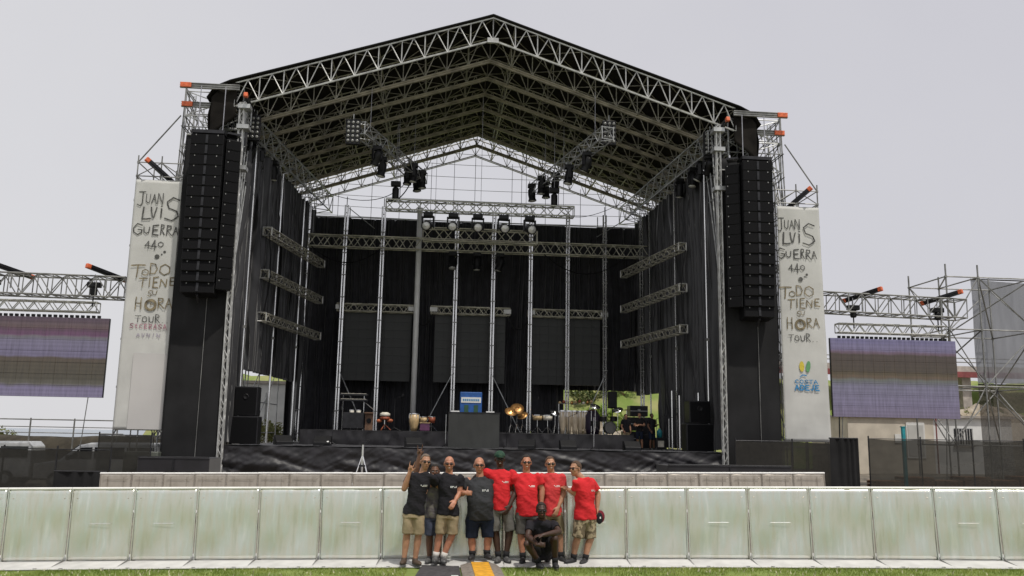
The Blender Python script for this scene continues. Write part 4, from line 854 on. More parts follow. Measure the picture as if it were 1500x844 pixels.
# ================================================================ FENCES, SIDE STRUCTURES
def fence(name,label,A,B,z1,post=2.0,m=MESHB,zt=None,cat='fence'):
    A=V((*A,0));B=V((*B,0));L=(B-A).length; d=(B-A)/L; g=thing(name,label,cat,(A.x,A.y,-.35)); H=z1+.35; n=max(1,round(L/post))
    MB().grid(lambda u,v:tuple(d*(L*u)+V((d.y,-d.x,0))*(.05*nz(u*L*.7,v*2,3)+.03)+V((0,0,.02+(H-.03)*v-.05*abs(math.sin(u*n*PI))*v))),n*8,8).build('netting',m,g,smooth=True)
    for i in range(n+1): MB().tube(d*(L*i/n),d*(L*i/n)+V((0,0,H+.1)),.03).build('post',BLACKM,g)
    for z in(.1,H-.01): MB().tube(V((0,0,z)),d*L+V((0,0,z)),.018,5).build('rail',BLACKM,g)
    return g
fence('netting_fence','black netting fence in front of the parked vans on the left',(-17.5,30.5),(-10.4,29.5),1.30,m=mat('dark_fence_net',(.018,.017,.014),.9,alpha=.94))
fence('netting_fence','black netting fence between the left banner tower and the barriers',(-12.9,35.2),(-10.9,35.1),1.75)
fence('netting_fence','long black netting fence in front of the low white house on the right',(17.6,34),(30.5,33.4),2.12)
fence('netting_fence','black netting fence under the right banner and loudspeaker tower',(12.4,35.0),(17.2,34.9),1.95,m=mat('dense_black_net',(.020,.018,.015),.9,alpha=.96))
g=curtain('black_drape','dense black drape closing the gap at the foot of the right banner tower',(15.75,33.6),(16.95,33.6),2.1,-.3,SCRIM,9,nf=4,amp=.05)
g=curtain('black_drape','dense black drape on the fence left of the rear barrier',(-11.9,29.0),(-10.3,29.0),.62,-.35,SCRIM,14,nf=4,amp=.05)
# grey cabinets under the left banner
g=thing('metal_cabinet','grey metal cabinet with a vented door under the left banner','cabinet',(-11.35,35.7,-.4)); MB().box((0,0,.75),(1.3,.6,1.5)).build('body',mat('grey_green_metal',(.12,.13,.11),.5),g,bevel=.02)
for i in range(5): MB().box((.1+.1*i,-.31,.8),(.03,.02,1.0)).build('slot',BLACK,g)
MB().box((-.35,-.31,1.0),(.4,.02,.5)).build('door_panel',GALVD,g)
# vans
def van(label,x,y,rz,L=5.2,m=VANW):
    g=thing('parked_van',label,'van',(x,y,gz(x,y)-.02),rz)
    side=[(-L/2,.42),(-L/2,.95),(-L/2+.25,1.08),(-L/2+1.0,1.22),(-L/2+1.75,1.84),(-L/2+2.2,1.95),(L/2-.25,1.97),(L/2-.05,1.75),(L/2,.9),(L/2,.42)]
    b=MB(); n=len(side)
    ys=((-.92,1.0),(-.80,1.0),(.80,1.0),(.92,1.0))
    vs=[]
    for k,(yy,_) in enumerate(ys):
        for (a,z) in side:
            zz=z; 
            if k in(0,3) and z>1.2: zz=z-.06
            y2=yy*(.93 if z>1.5 else 1); vs.append((a*(.99 if k in(0,3) else 1),y2,zz))
    fs=[tuple(range(n)),tuple(3*n+i for i in range(n-1,-1,-1))]+[(k*n+i,(k+1)*n+i,(k+1)*n+(i+1)%n,k*n+(i+1)%n) for k in range(3) for i in range(n)]
    b.add(vs,fs).build('body',m,g,bevel=.04)
    for s_ in(-1,1):
        y_=s_*.895
        MB().prism([(-L/2+1.25,1.25),(-L/2+1.85,1.74),(-L/2+2.3,1.76),(-L/2+2.3,1.25)],'y',y_-.02,y_+.02).build('window',GLASSD,g)
        for a in(0,1): MB().prism([(-L/2+2.4+a*1.3,1.27),(-L/2+2.4+a*1.3,1.76),(-L/2+3.6+a*1.2,1.76),(-L/2+3.6+a*1.2,1.27)],'y',y_-.02,y_+.02).build('window',GLASSD,g)
        for a in(-L/2+.95,L/2-1.0):
            w_=MB().lathe([(.2,-.1),(.34,-.1),(.36,-.06),(.36,.06),(.34,.1),(.2,.1)],(a,s_*.86,.36),20,V((0,1,0))).build('wheel',RUBBER,g,smooth=True); MB().lathe([(.05,0),(.2,0),(.2,.02),(.05,.03)],(a,s_*.95,.36),14,V((0,s_,0))).build('rim',GALV,w_)
        MB().box((-L/2+.12,s_*.68,.98),(.22,.36,.16)).build('headlight',LENS,g,bevel=.03); MB().box((-L/2+1.35,s_*1.0,1.32),(.12,.16,.2)).build('wing_mirror',BLACK,g,bevel=.03)
    MB().add([(-L/2+1.05,-.74,1.27),(-L/2+1.05,.74,1.27),(-L/2+1.72,.70,1.83),(-L/2+1.72,-.70,1.83),(-L/2+1.02,-.74,1.30),(-L/2+1.02,.74,1.30),(-L/2+1.69,.70,1.86),(-L/2+1.69,-.70,1.86)],[(0,1,2,3),(7,6,5,4),(0,4,5,1),(1,5,6,2),(2,6,7,3),(3,7,4,0)]).build('windscreen',GLASSD,g)
    MB().box((-L/2,0,.5),(.14,1.7,.3)).build('bumper',BLACK,g,bevel=.04)
q=at(150,640,40); van('silver van parked behind the netting with its sloping bonnet to the left',q.x+.2,40,R(4)); q=at(-55,640,40); van('second van, mostly cut off at the left edge of the photo',q.x+.3,41,R(4),5.0)
# guard rail on the left
A=at(-20,618,44); B=at(172,628,44); g=thing('guard_rail','thin pipe guard rail crossing before the sea on the left','railing',(A.x,44,0))
for z in(2.35,2.0,1.72): MB().tube((0,0,z),(B.x-A.x+.3,0,z),.03 if z>2.2 else .022,6).build('pipe',GALVD,g)
for i in range(4): x=(B.x-A.x)*i/3; MB().tube((x,0,-.4),(x,0,2.42),.04).build('post',GALVD,g)
# low dry bank under the rail
BANKM=mat('brown_bank',(.045,.038,.026),.95,0,.3,2,bump=.4,bscale=8)
g=tag(MB().grid(lambda u,v:(-26+15.4*u,45.5+3*v,(-.4+ (1.95+.1*nz(u*9,v))*sm(v*1.6) if v<.7 else 1.5-1.9*(v-.7)/.3)),40,10).build('earth_bank',BANKM,smooth=True),kind='structure')
# shrubs
def shrub(label,x,y,z,w_,h_,m=LEAF,n=420,ls=.09,seed=0,group='shrubs on the slope behind the stage'):
    rnd=random.Random(seed); g=thing('shrub',label,'shrub',(x,y,z),group=group); mb=MB()
    cl=[(rnd.uniform(-.45,.45)*w_,rnd.uniform(-.3,.3)*w_,rnd.uniform(.25,.85)*h_,rnd.uniform(.18,.34)*w_) for _ in range(7)]
    for i in range(n):
        c=rnd.choice(cl); d=V((rnd.gauss(0,1),rnd.gauss(0,1),rnd.gauss(0,1))).normalized(); p=V(c[:3])+d*c[3]*rnd.random()**.4; p.z=max(.03,min(h_*1.1,p.z))
        a=V((rnd.gauss(0,1),rnd.gauss(0,1),rnd.gauss(0,1))).normalized(); b=a.cross(d if abs(a.dot(d))<.95 else V((0,0,1))).normalized(); l=ls*rnd.uniform(.6,1.5)
        mb.add([p-a*l,p+b*l*.5,p+a*l,p-b*l*.5],[(0,1,2,3)])
    mb.build('foliage',m,g); mb=MB()
    for k in range(5): mb.tube((rnd.uniform(-.1,.1),0,-.15),V(cl[k][:3]),.03,5,r2=.01)
    mb.build('stems',BROWN,g)
LEAF2=mat('dry_leaf',(.22,.20,.08),.7,0,.4,5,trans=.3,col2=(.12,.15,.04)); LEAF3=mat('bright_leaf',(.16,.27,.03),.6,0,.4,5,trans=.3,col2=(.26,.36,.06))
def hz(x,y): return gz(x,y)+hill(x,y)
q=at(405,630,49); shrub('olive shrub in front of the white wall seen under the left side curtains',q.x,52,-.3,3.0,2.9,LEAF2,900,.12,1); q=at(425,640,50); shrub('smaller green shrub right beside the olive one under the left side curtains',q.x,51,-.3,2.0,1.9,LEAF,500,.11,2)
for i,(px,Y,m,l) in enumerate(((835,60,LEAF3,'bright green shrub at the left edge of the green opening in the backdrop'),(862,63,LEAF,'dark green shrub above the congas in the backdrop opening'),(888,61,LEAF3,'bright shrub in the middle of the backdrop opening'),(915,64,LEAF2,'dry shrub at the right of the backdrop opening'),(930,60,LEAF3,'low bright shrub at the far right of the backdrop opening'),(1415,60,LEAF2,'dry shrub on the rocks right of the right side screen'),(1432,61,LEAF2,'dry shrub beside the grey net, above the house roof'),(1216,60,LEAF3,'green shrub peeping between the right banner and the right side screen'),(1470,61,LEAF,'dark shrub behind the netting at the right edge'),(2,60,LEAF2,'yellowish shrub by the guard rail at the left edge'))):
    x=at(px,600,Y).x; z=hz(x,Y)-.1 if px!=2 else .4; shrub(l,x,Y,z,2.6,1.5 if px!=2 else 1.5,m,600,.13,10+i)
# rocks on the hillside
for i,(px,Y,w_) in enumerate(((1412,58.5,2.2),(1428,59.5,2.6),(1445,58.8,2.0),(905,59,2.0),(850,60,2.4),(1225,59,1.6),(930,58,1.4),(1400,57.5,1.6),(1460,59,2.6),(1485,58.5,2.4),(1440,61,2.8))):
    x=at(px,600,Y).x; mb=MB().ell((0,0,0),(w_,w_*.6,w_*.55),nu=22,nv=14); mb.v=[tuple(V(p)*(1+.35*nz(p[0]*.9+i*5,p[1]*.9,p[2]*1.3)+.12*nz(p[0]*3+i,p[1]*3,p[2]*3))) for p in mb.v]
    o=mb.build('boulder',ROCK); o.location=(x,Y,hz(x,Y)+.2); tag(o,['rough boulder just right of the right side screen','large boulder below the road parapet','boulder behind the grey net','boulder low in the green opening of the backdrop','boulder above the conga row','boulder beside the right banner','small boulder at the right end of the backdrop opening','small boulder touching the edge of the right side screen','boulder under the maroon fascia behind the grey net','boulder at the right edge of the photo','tall boulder above the low house roof'][i],'rock',group='boulders on the hillside')
# white wall / shed seen under the left curtains
g=thing('white_shed','white-walled shed seen under the left side curtains','shed',(-12.2,57,-.4)); MB().box((0,0,2.65),(9.5,3,5.3)).build('wall',WHWALL,g); MB().box((0,0,5.4),(9.9,3.3,.18)).build('roof',CONC,g)
for a in(-2.6,-1.2,.3,1.7,3.1): MB().box((a,-1.53,2.4),(.06,.05,4.7)).build('wall_joint',GALV,g)
# house on the right
g=thing('low_house','low cream and white house with a white door and a barred window, behind the fence','house',(29.5,52,-.1))
MB().box((-2.45,0,1.75),(5.3,5,3.5)).build('cream_wall',CREAM,g); MB().box((2.75,.15,1.78),(5.0,5,3.56)).build('white_wall',WHWALL,g)
MB().box((-2.45,0,3.57),(5.5,5.3,.14)).box((2.85,.1,3.64),(5.3,5.3,.14)).build('flat_roof',CONC,g)
d_=MB().box((-.95,-2.52,2.2),(1.15,.06,2.1)).build('door',WHITE,g,bevel=.01); MB().box((-.95,-2.56,2.2),(.95,.02,1.8)).build('door_panel',BANNER,d_); MB().box((-.55,-2.58,2.1),(.05,.05,.15)).build('handle',GALVD,d_)
for cx_ in(2.15,6.3):
    if cx_>5: continue
    w_=MB().box((cx_,-2.37,2.45),(1.15,.06,1.0)).build('window',GLASSD,g)
    mb=MB()
    for i in range(7): mb.tube((cx_-.5+i*.167,-2.45,1.97),(cx_-.5+i*.167,-2.45,2.93),.018,5)
    mb.build('bars',WHITE,w_); MB().box((cx_,-2.42,2.45),(.1,.06,1.0)).build('mullion',WHITE,w_); MB().box((cx_,-2.42,1.92),(1.3,.14,.06)).build('sill',CONC,w_)
MB().box((-2.0,-2.53,2.3),(.5,.04,.5)).build('meter_box',WHITE,g); MB().tube((.35,-2.55,0),(.35,-2.55,3.5),.04).build('downpipe',MAROON,g)
g=thing('rear_house','second white house wall with dark slits, seen through the netting at the right edge','house',(37.2,53,-.1)); MB().box((0,0,1.7),(9,4,3.4)).build('wall',CREAM,g)
for i in range(5): MB().box((-3.5+.35*i,-2.02,2.4),(.14,.05,.9)).build('window_slit',GLASSD,g)
q=at(1331,665,33.6); g=thing('turquoise_post','turquoise painted post standing at the fence before the house','post',(q.x+.5,34.8,-.1)); MB().box((0,0,1.35),(.13,.13,2.7)).build('post',TURQ,g,bevel=.01); MB().box((0,0,2.72),(.17,.17,.04)).build('cap',TURQ,g)
q=at(1226,600,45); g=thing('leaning_pole','thin dark pole against the cream wall','pole',(q.x,45,-.1)); MB().tube((0,0,0),(.12,0,3.6),.035).build('pole',BLACKM,g); MB().box((0,0,.03),(.3,.3,.06)).build('base_plate',BLACKM,g)
# road parapet on the hill
g=thing('road_bridge','road deck with a maroon fascia and a thin railing up on the hill','bridge',(44,63,0)); MB().box((0,0,7.45),(44,3,.5)).build('deck',CONC,g); MB().box((0,-1.6,7.05),(44,.2,.42)).build('maroon_fascia',MAROON,g)
for z in(8.0,8.3): MB().tube((-22,-1.4,z),(22,-1.4,z),.04).build('rail',GALVD,g)
for i in range(12): MB().tube((-22+4*i,-1.4,7.7),(-22+4*i,-1.4,8.35),.04).build('rail_post',GALVD,g)
for i in range(6): MB().box((-20+8*i,0,3.6),(.7,2.2,7.2)).build('pier',CONC,g)
# right scaffold with net
t=scaffold('mixing_scaffold','dark scaffold structure with a big grey net at the right edge of the photo',[23.9,25.5,28.2],[38,41.2],[1.9,4.6,7.25,9.75],-.1,GALVD,.04,over=.6)
o=V((23.9,38,-.1))
for a,b in(((23.9,38,9.75),(25.5,41.2,9.75)),((23.9,38,7.25),(25.5,41.2,4.6)),((25.5,38,9.75),(28.2,41.2,7.25)),((25.5,41.2,7.25),(28.2,38,9.75)),((25.5,38,4.6),(28.2,41.2,1.9)),((23.9,41.2,4.6),(25.5,38,7.25))): MB().tube(V(a)-o,V(b)-o,.035,6).build('diagonal_brace',GALVD,t)
g=thing('scaffold_net','grey net hanging over the back of the right-hand scaffold','netting',(27.4,41.45,5.0)); MB().grid(lambda u,v:(5.5*u,.15*nz(u*4,v*1.5,3)+.05*nz(u*14,v*2,1),5.35*v-.12*math.sin(u*PI)*v),50,20).build('net',MESHG,g,smooth=True); MB().tube((0,0,5.35),(5.5,0,5.35),.035).build('top_pipe',BLACKM,g)
g=thing('scaffold_net','dark brown net along the foot of the right-hand scaffold','netting',(27.4,41.45,-.1)); MB().grid(lambda u,v:(5.5*u,.10*nz(u*4,v*1.5,8),5.05*v),40,10).build('net',mat('brown_net',(.07,.06,.05),.9,alpha=.8),g,smooth=True); MB().tube((0,0,5.05),(5.5,0,5.05),.03).build('top_pipe',BLACKM,g)
# pallets behind right fence
pal=None
for i in range(8):
    for j in range(2+(i%2)):
        x=19.6+1.28*i; 
        if x>27.5: continue
        if pal is None:
            pal=thing('wooden_pallet','','pallet',(x,37,0)); 
            for yy in(-.5,0,.5): MB().box((0,yy,.06),(1.2,.09,.09)).build('runner',BROWN,pal)
            pm=mat('pallet_wood',(.33,.17,.09),.85,0,.3,4); mb=MB()
            for k in range(6): mb.box((-.53+.21*k,0,.125),(.12,1.1,.025))
            mb.build('slats',pm,pal); o=pal
        else: o=copy_tree(pal)
        o.location=(x,36.5,gz(x,36.5)+.02+.15*j); o.rotation_euler=(0,0,.1*nz(i,j)); o['group']='pallets lying behind the right fence'
        o['label']='wooden pallet behind the right fence, %s in pile %s from the left'%(['lowest','middle','top'][j] if (2+(i%2))==3 else ['lower','upper'][j],['one','two','three','four','five','six','seven','eight'][i])
# ================================================================ GRASS
def grass():
    rnd=random.Random(3); vs=[];fs=[];vs2=[];fs2=[]
    for i in range(52000):
        s_=rnd.uniform(-8.6,10.2); dd=13.58-3.3*rnd.random()**1.6; bow=-.004*(s_-.5)**2
        p=F0*(dd+bow)+L0*s_
        if .44<p.x<1.12 and p.y>9 : continue
        if -.33<p.x<.47 and 11.4<p.y<13.8: continue
        if nz(p.x*1.7,p.y*1.7,5)+.4*nz(p.x*6,p.y*6,2)<-.28 and rnd.random()<.7: continue
        edge=13.58+bow-(dd+bow); dens=1
        z=gz(p.x,p.y)-.005; h=rnd.uniform(.025,.06)*(1 if edge>.05 else .7); a=rnd.uniform(0,PI); w_=.006; dx,dy=math.cos(a)*w_,math.sin(a)*w_; lx,ly=rnd.uniform(-.03,.03),rnd.uniform(-.03,.03)
        T,Fq=(vs,fs) if rnd.random()>.04 else (vs2,fs2)
        if T is vs2: h*=1.15; dx*=2.2; dy*=2.2
        o=len(T); T+=[(p.x-dx,p.y-dy,z),(p.x+dx,p.y+dy,z),(p.x+lx,p.y+ly,z+h)]; Fq.append((o,o+1,o+2))
    gm=mat('grass_blade',(.19,.26,.04),.6,0,.3,1.2,trans=.35,col2=(.33,.38,.09),thr=(.4,.6))
    a=MB(); a.v=vs; a.f=fs; o=tag(a.build('grass',gm),'short bright green grass along the barrier foot','grass',kind='stuff')
    b=MB(); b.v=vs2; b.f=fs2; tag(b.build('grass_flecks',mat('dry_fleck',(.55,.52,.36),.8)),'pale dry flecks scattered in the grass','grass',kind='stuff')
grass()
# ================================================================ PEOPLE
from mathutils.bvhtree import BVHTree
def remesh(mb,name,m,parent,vox,wrinkle=0,sm_it=3,seed=0):
    me=bpy.data.meshes.new('tmp'); me.from_pydata(mb.v,[],mb.f); o=bpy.data.objects.new('tmp',me); COL.objects.link(o)
    r=o.modifiers.new('r','REMESH'); r.mode='VOXEL'; r.voxel_size=vox; s_=o.modifiers.new('s','SMOOTH'); s_.iterations=sm_it; s_.factor=.5
    dg=bpy.context.evaluated_depsgraph_get(); dg.update(); nm=bpy.data.meshes.new_from_object(o.evaluated_get(dg)); bpy.data.objects.remove(o); bpy.data.meshes.remove(me)
    nm.name=name; nm.materials.clear(); nm.materials.append(m)
    if wrinkle:
        nr=[v.normal.copy() for v in nm.vertices]
        for v,n_ in zip(nm.vertices,nr):
            c=v.co; v.co=c+n_*wrinkle*(nz(c.x*8+seed,c.y*8,c.z*3.5)+.8*nz(c.x*9+c.z*9,c.y*5,c.z*5+seed)+.5*abs(nz(c.x*16,c.z*22,seed)))
    nm.polygons.foreach_set('use_smooth',[True]*len(nm.polygons)); nm.update()
    q=bpy.data.objects.new(name,nm); COL.objects.link(q); q.parent=parent; return q
def cap(mb,a,b,r1,r2,n=10):
    mb.tube(a,b,r1,n,r2); mb.ell(a,(r1,)*3,nu=n,nv=6); mb.ell(b,(r2,)*3,nu=n,nv=6)
def loft(mb,rings,n=20):
    vs=[]
    for c,a,b in rings:
        for i in range(n):
            t=2*PI*i/n; cc,ss=math.cos(t),math.sin(t); e=.82; vs.append(V(c)+a*(abs(cc)**e*(1 if cc>0 else -1))+b*(abs(ss)**e*(1 if ss>0 else -1)))
    k=len(rings); mb.add(vs,[(j*n+i,j*n+(i+1)%n,(j+1)*n+(i+1)%n,(j+1)*n+i) for j in range(k-1) for i in range(n)]+[tuple(range(n-1,-1,-1)),tuple((k-1)*n+i for i in range(n))])
def hand(mb,w,d,n,pose='relaxed',thumb=None,s_=1.0):
    """palm from wrist w along d, palm facing n; fingers curl towards n"""
    d=d.normalized(); n=(n-d*n.dot(d)).normalized(); x=d.cross(n).normalized()
    if thumb is not None and x.dot(thumb)<0: x=-x
    pc=w+d*.05*s_; q=Matrix((x,d,n)).transposed(); mb.ell(pc,(.042*s_,.055*s_,.020*s_),q,12,8); cap(mb,w-d*.02,w+d*.015,.027*s_,.028*s_,8)
    curl={'relaxed':(.3,.5,.5),'fist':(1.35,1.6,1.1),'open':(.05,.1,.1),'thumb':(1.35,1.6,1.1),'horns':(0,0,0),'grip':(.8,.9,.7)}[pose]
    for k in range(4):
        cc=curl
        if pose=='horns': cc=(.05,.08,.05) if k in(0,3) else (1.35,1.6,1.1)
        L=(.040,.045,.042,.033)[k]*s_; p=w+d*.092*s_+x*((.030-.020*k)*s_); a=0; r=.0098*s_
        sp=(1.5-k)*.06
        for j in range(3):
            a+=cc[j]; dir_=(d*math.cos(a)+n*math.sin(a)+x*sp*math.cos(a)).normalized(); l=L*(1,.7,.55)[j]; q2=p+dir_*l; cap(mb,p,q2,r,r*.9,7); p=q2; r*=.93
    tb=w+d*.03*s_+x*.034*s_
    if pose=='thumb': t1=tb+(x*.8+d*.2)*.035*s_; t2=t1+(x*1.0+d*.1)*.032*s_
    elif pose=='fist': t1=tb+(d*.8+x*.1+n*.5)*.035*s_; t2=t1+(n*.3-x*.7+d*.5)*.03*s_
    else: t1=tb+(x*.55+d*.75+n*.2)*.036*s_; t2=t1+(d*.9+x*.25+n*.25)*.03*s_
    cap(mb,w+d*.02*s_+x*.02*s_,tb,.014*s_,.0135*s_,7); cap(mb,tb,t1,.013*s_,.0115*s_,7); cap(mb,t1,t2,.0115*s_,.010*s_,7)
SKIN={}
def skinmat(k):
    if k not in SKIN:
        c={'tan':(.42,.22,.135),'red':(.44,.20,.125),'olive':(.33,.175,.105),'dark':(.055,.028,.019),'brown':(.15,.075,.045),'pale':(.50,.30,.21)}[k]
        m=mat('skin_'+k,c,.5,0,.12,18,spec=.4); m.node_tree.nodes['Principled BSDF'].inputs['Subsurface Weight'].default_value=.08; m.node_tree.nodes['Principled BSDF'].inputs['Subsurface Radius'].default_value=(.02,.008,.004); SKIN[k]=m
    return SKIN[k]
EYEW=mat('eye_white',(.75,.72,.68),.3); IRIS=mat('eye_iris',(.03,.02,.015),.2); HAIRD=mat('dark_hair',(.02,.014,.01),.7,bump=.5,bscale=90); HAIRG=mat('short_grey_hair',(.16,.12,.09),.8,bump=.5,bscale=90); HAIRB=mat('brown_hair',(.09,.05,.028),.7,bump=.5,bscale=90)
LIP=mat('lips',(.33,.11,.09),.5); TEETH=mat('teeth',(.75,.72,.66),.3); SHADES=mat('sunglass_lens',(.012,.010,.012),.12)
FABR={}
def fab(name,c,c2=None,scale=3,**k):
    if name not in FABR: FABR[name]=mat(name,c,.85,0,.12,scale,spec=.25,bump=.15,bscale=60,col2=c2,**k)
    return FABR[name]
def person(label,J,skin='tan',shirt=None,shorts=None,shoe=None,sock=None,hair=None,beard=None,shades=True,capm=None,bulk=1.0,belly=0,yaw=0,tilt_=0,hands=('relaxed','relaxed'),hdir=(None,None),hn=(None,None),hth=(None,None),vox=.0085,hs=1.0,logo=True,foot=None,sleeve=.62,short_len=.97,group='crew posing in front of the barrier',extra=None,legr=1.0,smile=False,name='person'):
    base=(J['anL']+J['anR'])/2; base.z=min(J['anL'].z,J['anR'].z)-.085
    J={k:v-base for k,v in J.items()}; g=thing(name,label,'person',base,group=group)
    sL,sR,hL,hR=J['shL'],J['shR'],J['hiL'],J['hiR']; lat=(sR-sL).normalized(); hc=(hL+hR)/2; sc=(sL+sR)/2; up=(sc-hc).normalized(); fr=lat.cross(up)*-1; fr=(up.cross(lat)*-1)
    if fr.y>0 and abs(lat.x)>.2: fr=-fr
    latH=(hR-hL).normalized(); frH=up.cross(latH); frH=frH if frH.dot(fr)>0 else -frH
    nk=J['neck']; hd_=J['head']; sw=(sR-sL).length/2
    # ---- body
    b=MB()
    loft(b,[(hc-up*.10,latH*.12*bulk,frH*.09*bulk),(hc,latH*.14*bulk,frH*.10*bulk),(hc.lerp(sc,.4),lat*.145*bulk,fr*(.10*bulk+belly*.6)),(hc.lerp(sc,.8),lat*.165*bulk,fr*.105*bulk),(sc-up*.01,lat*sw*.8,fr*.085),(sc+up*.055,lat*.07,fr*.065)])
    cap(b,sc+up*.01,nk+(hd_-nk)*.35,.062*(bulk*.5+.5),.056,12)
    for s_,sh,el,wr in((0,sL,J['elL'],J['wrL']),(1,sR,J['elR'],J['wrR'])):
        k_=(.6+.4*bulk)*1.08; cap(b,sh,el,.053*k_,.042*k_); cap(b,el,el.lerp(wr,.35),.043*k_,.043*k_); cap(b,el.lerp(wr,.35),wr,.043*k_,.028*k_)
        d=hdir[s_] if hdir[s_] is not None else (wr-el).normalized(); n_=hn[s_] if hn[s_] is not None else (hc-wr); hand(b,wr,V(d),V(n_),hands[s_],V(hth[s_]) if hth[s_] is not None else fr,1.0)
    for hip,kn,an in((hL,J['knL'],J['anL']),(hR,J['knR'],J['anR'])):
        cap(b,hip,kn,.080*legr,.056*legr,12); m_=kn.lerp(an,.3)-fr*.012; cap(b,kn,m_,.055*legr,.058*legr,12); cap(b,m_,an,.058*legr,.036*legr,12); b.ell(kn+fr*.015,(.046*legr,)*3,nu=10,nv=7)
    # head
    q=Matrix.Rotation(yaw,3,'Z')@Matrix.Rotation(tilt_,3,'Y'); H=lambda x,y,z:hd_+q@(V((x,y,z))*hs)
    E=lambda c,r,rot=None:b.ell(H(*c),tuple(a*hs for a in r),q if rot is None else q@rot,14,10)
    E((0,.012,.03),(.076,.098,.092)); E((0,-.018,-.03),(.062,.076,.088)); E((0,-.045,-.085),(.036,.036,.03)); E((0,-.082,.028),(.055,.018,.014)); 
    cap(b,H(0,-.088,.018),H(0,-.108,-.022),.009*hs,.014*hs,8); E((-.012,-.098,-.025),(.009,.010,.008)); E((.012,-.098,-.025),(.009,.010,.008))
    for s_ in(-1,1): E((s_*.077,.006,-.005),(.011,.020,.032)); E((s_*.038,-.07,-.018),(.022,.02,.022))
    E((0,-.088,-.052),(.026,.012,.006)); E((0,-.087,-.062),(.022,.012,.007))
    if extra: extra(b,J,fr)
    body=remesh(b,'body',skinmat(skin),g,vox,0,2)
    for s_ in(-1,1):
        e_=MB().ell(H(s_*.031,-.083,.004),(.013*hs,.010*hs,.009*hs),q,10,7).build('eye',EYEW,g,smooth=True); MB().ell(H(s_*.031,-.092,.004),(.006*hs,.003*hs,.006*hs),q,8,6).build('iris',IRIS,e_,smooth=True)
        MB().ell(H(s_*.033,-.094,.028),(.020*hs,.006*hs,.004*hs),q,10,6).build('eyebrow',HAIRD if hair is None else hair,g,smooth=True)
    MB().ell(H(0,-.097,-.056),(.017*hs,.005*hs,.0048*hs),q,12,6).build('mouth',TEETH if smile else LIP,g,smooth=True)
    if shades:
        sg=MB()
        for s_ in(-1,1): sg.ell(H(s_*.034,-.103,.004),(.026*hs,.007*hs,.015*hs),q,14,8); sg.tube(H(s_*.06,-.098,.012),H(s_*.082,.0,.008),.0035*hs,5)
        sg.tube(H(-.012,-.107,.008),H(.012,-.107,.008),.004*hs,5); sg.build('sunglasses',SHADES,g,smooth=True)
    if hair is not None:
        hb=MB(); n=26; mres=14; vs=[]; fs=[]
        for j in range(mres+1):
            el_=j/mres
            for i in range(n):
                t=2*PI*i/n; front=-math.sin(t) if False else -math.sin(t)  # -1..1, 1 = towards the face
                lim=1.25+(.55-front)*.8; lim=min(lim,2.1)
                if front>.55: lim=.86+.1*nz(math.cos(t)*6,1,2)
                a=lim*el_; r=(.078,.1005,.094); k_=1+.03*nz(math.cos(t)*4,math.sin(t)*4,a*4); vs.append(H(r[0]*math.sin(a)*math.cos(t)*k_,.012+r[1]*math.sin(a)*math.sin(t)*k_,.032+r[2]*math.cos(a)*k_))
        fs=[(j*n+i,(j+1)*n+i,(j+1)*n+(i+1)%n,j*n+(i+1)%n) for j in range(mres) for i in range(n)]; hb.add(vs,fs); hb.build('hair',hair,g,smooth=True,solid=.008)
    if beard is not None:
        MB().ell(H(0,-.052,-.088),(.050*hs,.044*hs,.036*hs),q,16,9).build('beard',beard,g,smooth=True)
    if capm is not None:
        c_=MB(); vs=[H(.088*math.sin(a)*math.cos(t),.008+.108*math.sin(a)*math.sin(t),.045+.092*math.cos(a)) for a in [PI/2*j/8 for j in range(9)] for t in [2*PI*i/20 for i in range(20)]]
        c_.add(vs,[(j*20+i,(j+1)*20+i,(j+1)*20+(i+1)%20,j*20+(i+1)%20) for j in range(8) for i in range(20)]); cc_=c_.build('cap',capm,g,smooth=True,solid=.006)
        br=MB(); br.add([H(.075*math.cos(t)*f,-.09-.065*math.sin(t)*f*1.0,.047-.010*f) for f in(.2,1) for t in [PI*i/10 for i in range(11)]],[(i,i+1,12+i,11+i) for i in range(10)]); br.build('brim',capm,cc_,smooth=True,solid=.006)
    # ---- shirt
    sh_=MB(); bb=bulk; hem=hc-up*.07
    loft(sh_,[(hem,latH*.176*bb,frH*(.130*bb+belly*.35)),(hc+up*.06,latH*.158*bb,frH*(.135*bb+belly*.9)),(hc.lerp(sc,.42)+fr*belly*.3,lat*(.152*bb+belly*.3),fr*(.125*bb+belly)),(hc.lerp(sc,.72),lat*.172*bb,fr*(.132*bb+belly*.3)),(hc.lerp(sc,.9),lat*max(sw*.97,.165*bb),fr*.120*bb),(sc+up*.015,lat*sw*.93,fr*.095),(sc+up*.050,lat*.110,fr*.083),(sc+up*.070,lat*.078,fr*.072)],24)
    for sh,el in((sL,J['elL']),(sR,J['elR'])):
        k_=(.6+.4*bulk); e2=sh.lerp(el,sleeve); sh_.ell(sh-up*.012,(.073*k_,.074*k_,.070*k_),nu=14,nv=9); sh_.tube(sh,e2,.068*k_,14,.071*k_); sh_.tube(sh.lerp(sc,.25)-up*.025,sh.lerp(e2,.4),.074*k_,14,.070*k_)
    so_=remesh(sh_,'shirt',shirt,g,max(vox,.010),.018,2,seed=hd_.x*7)
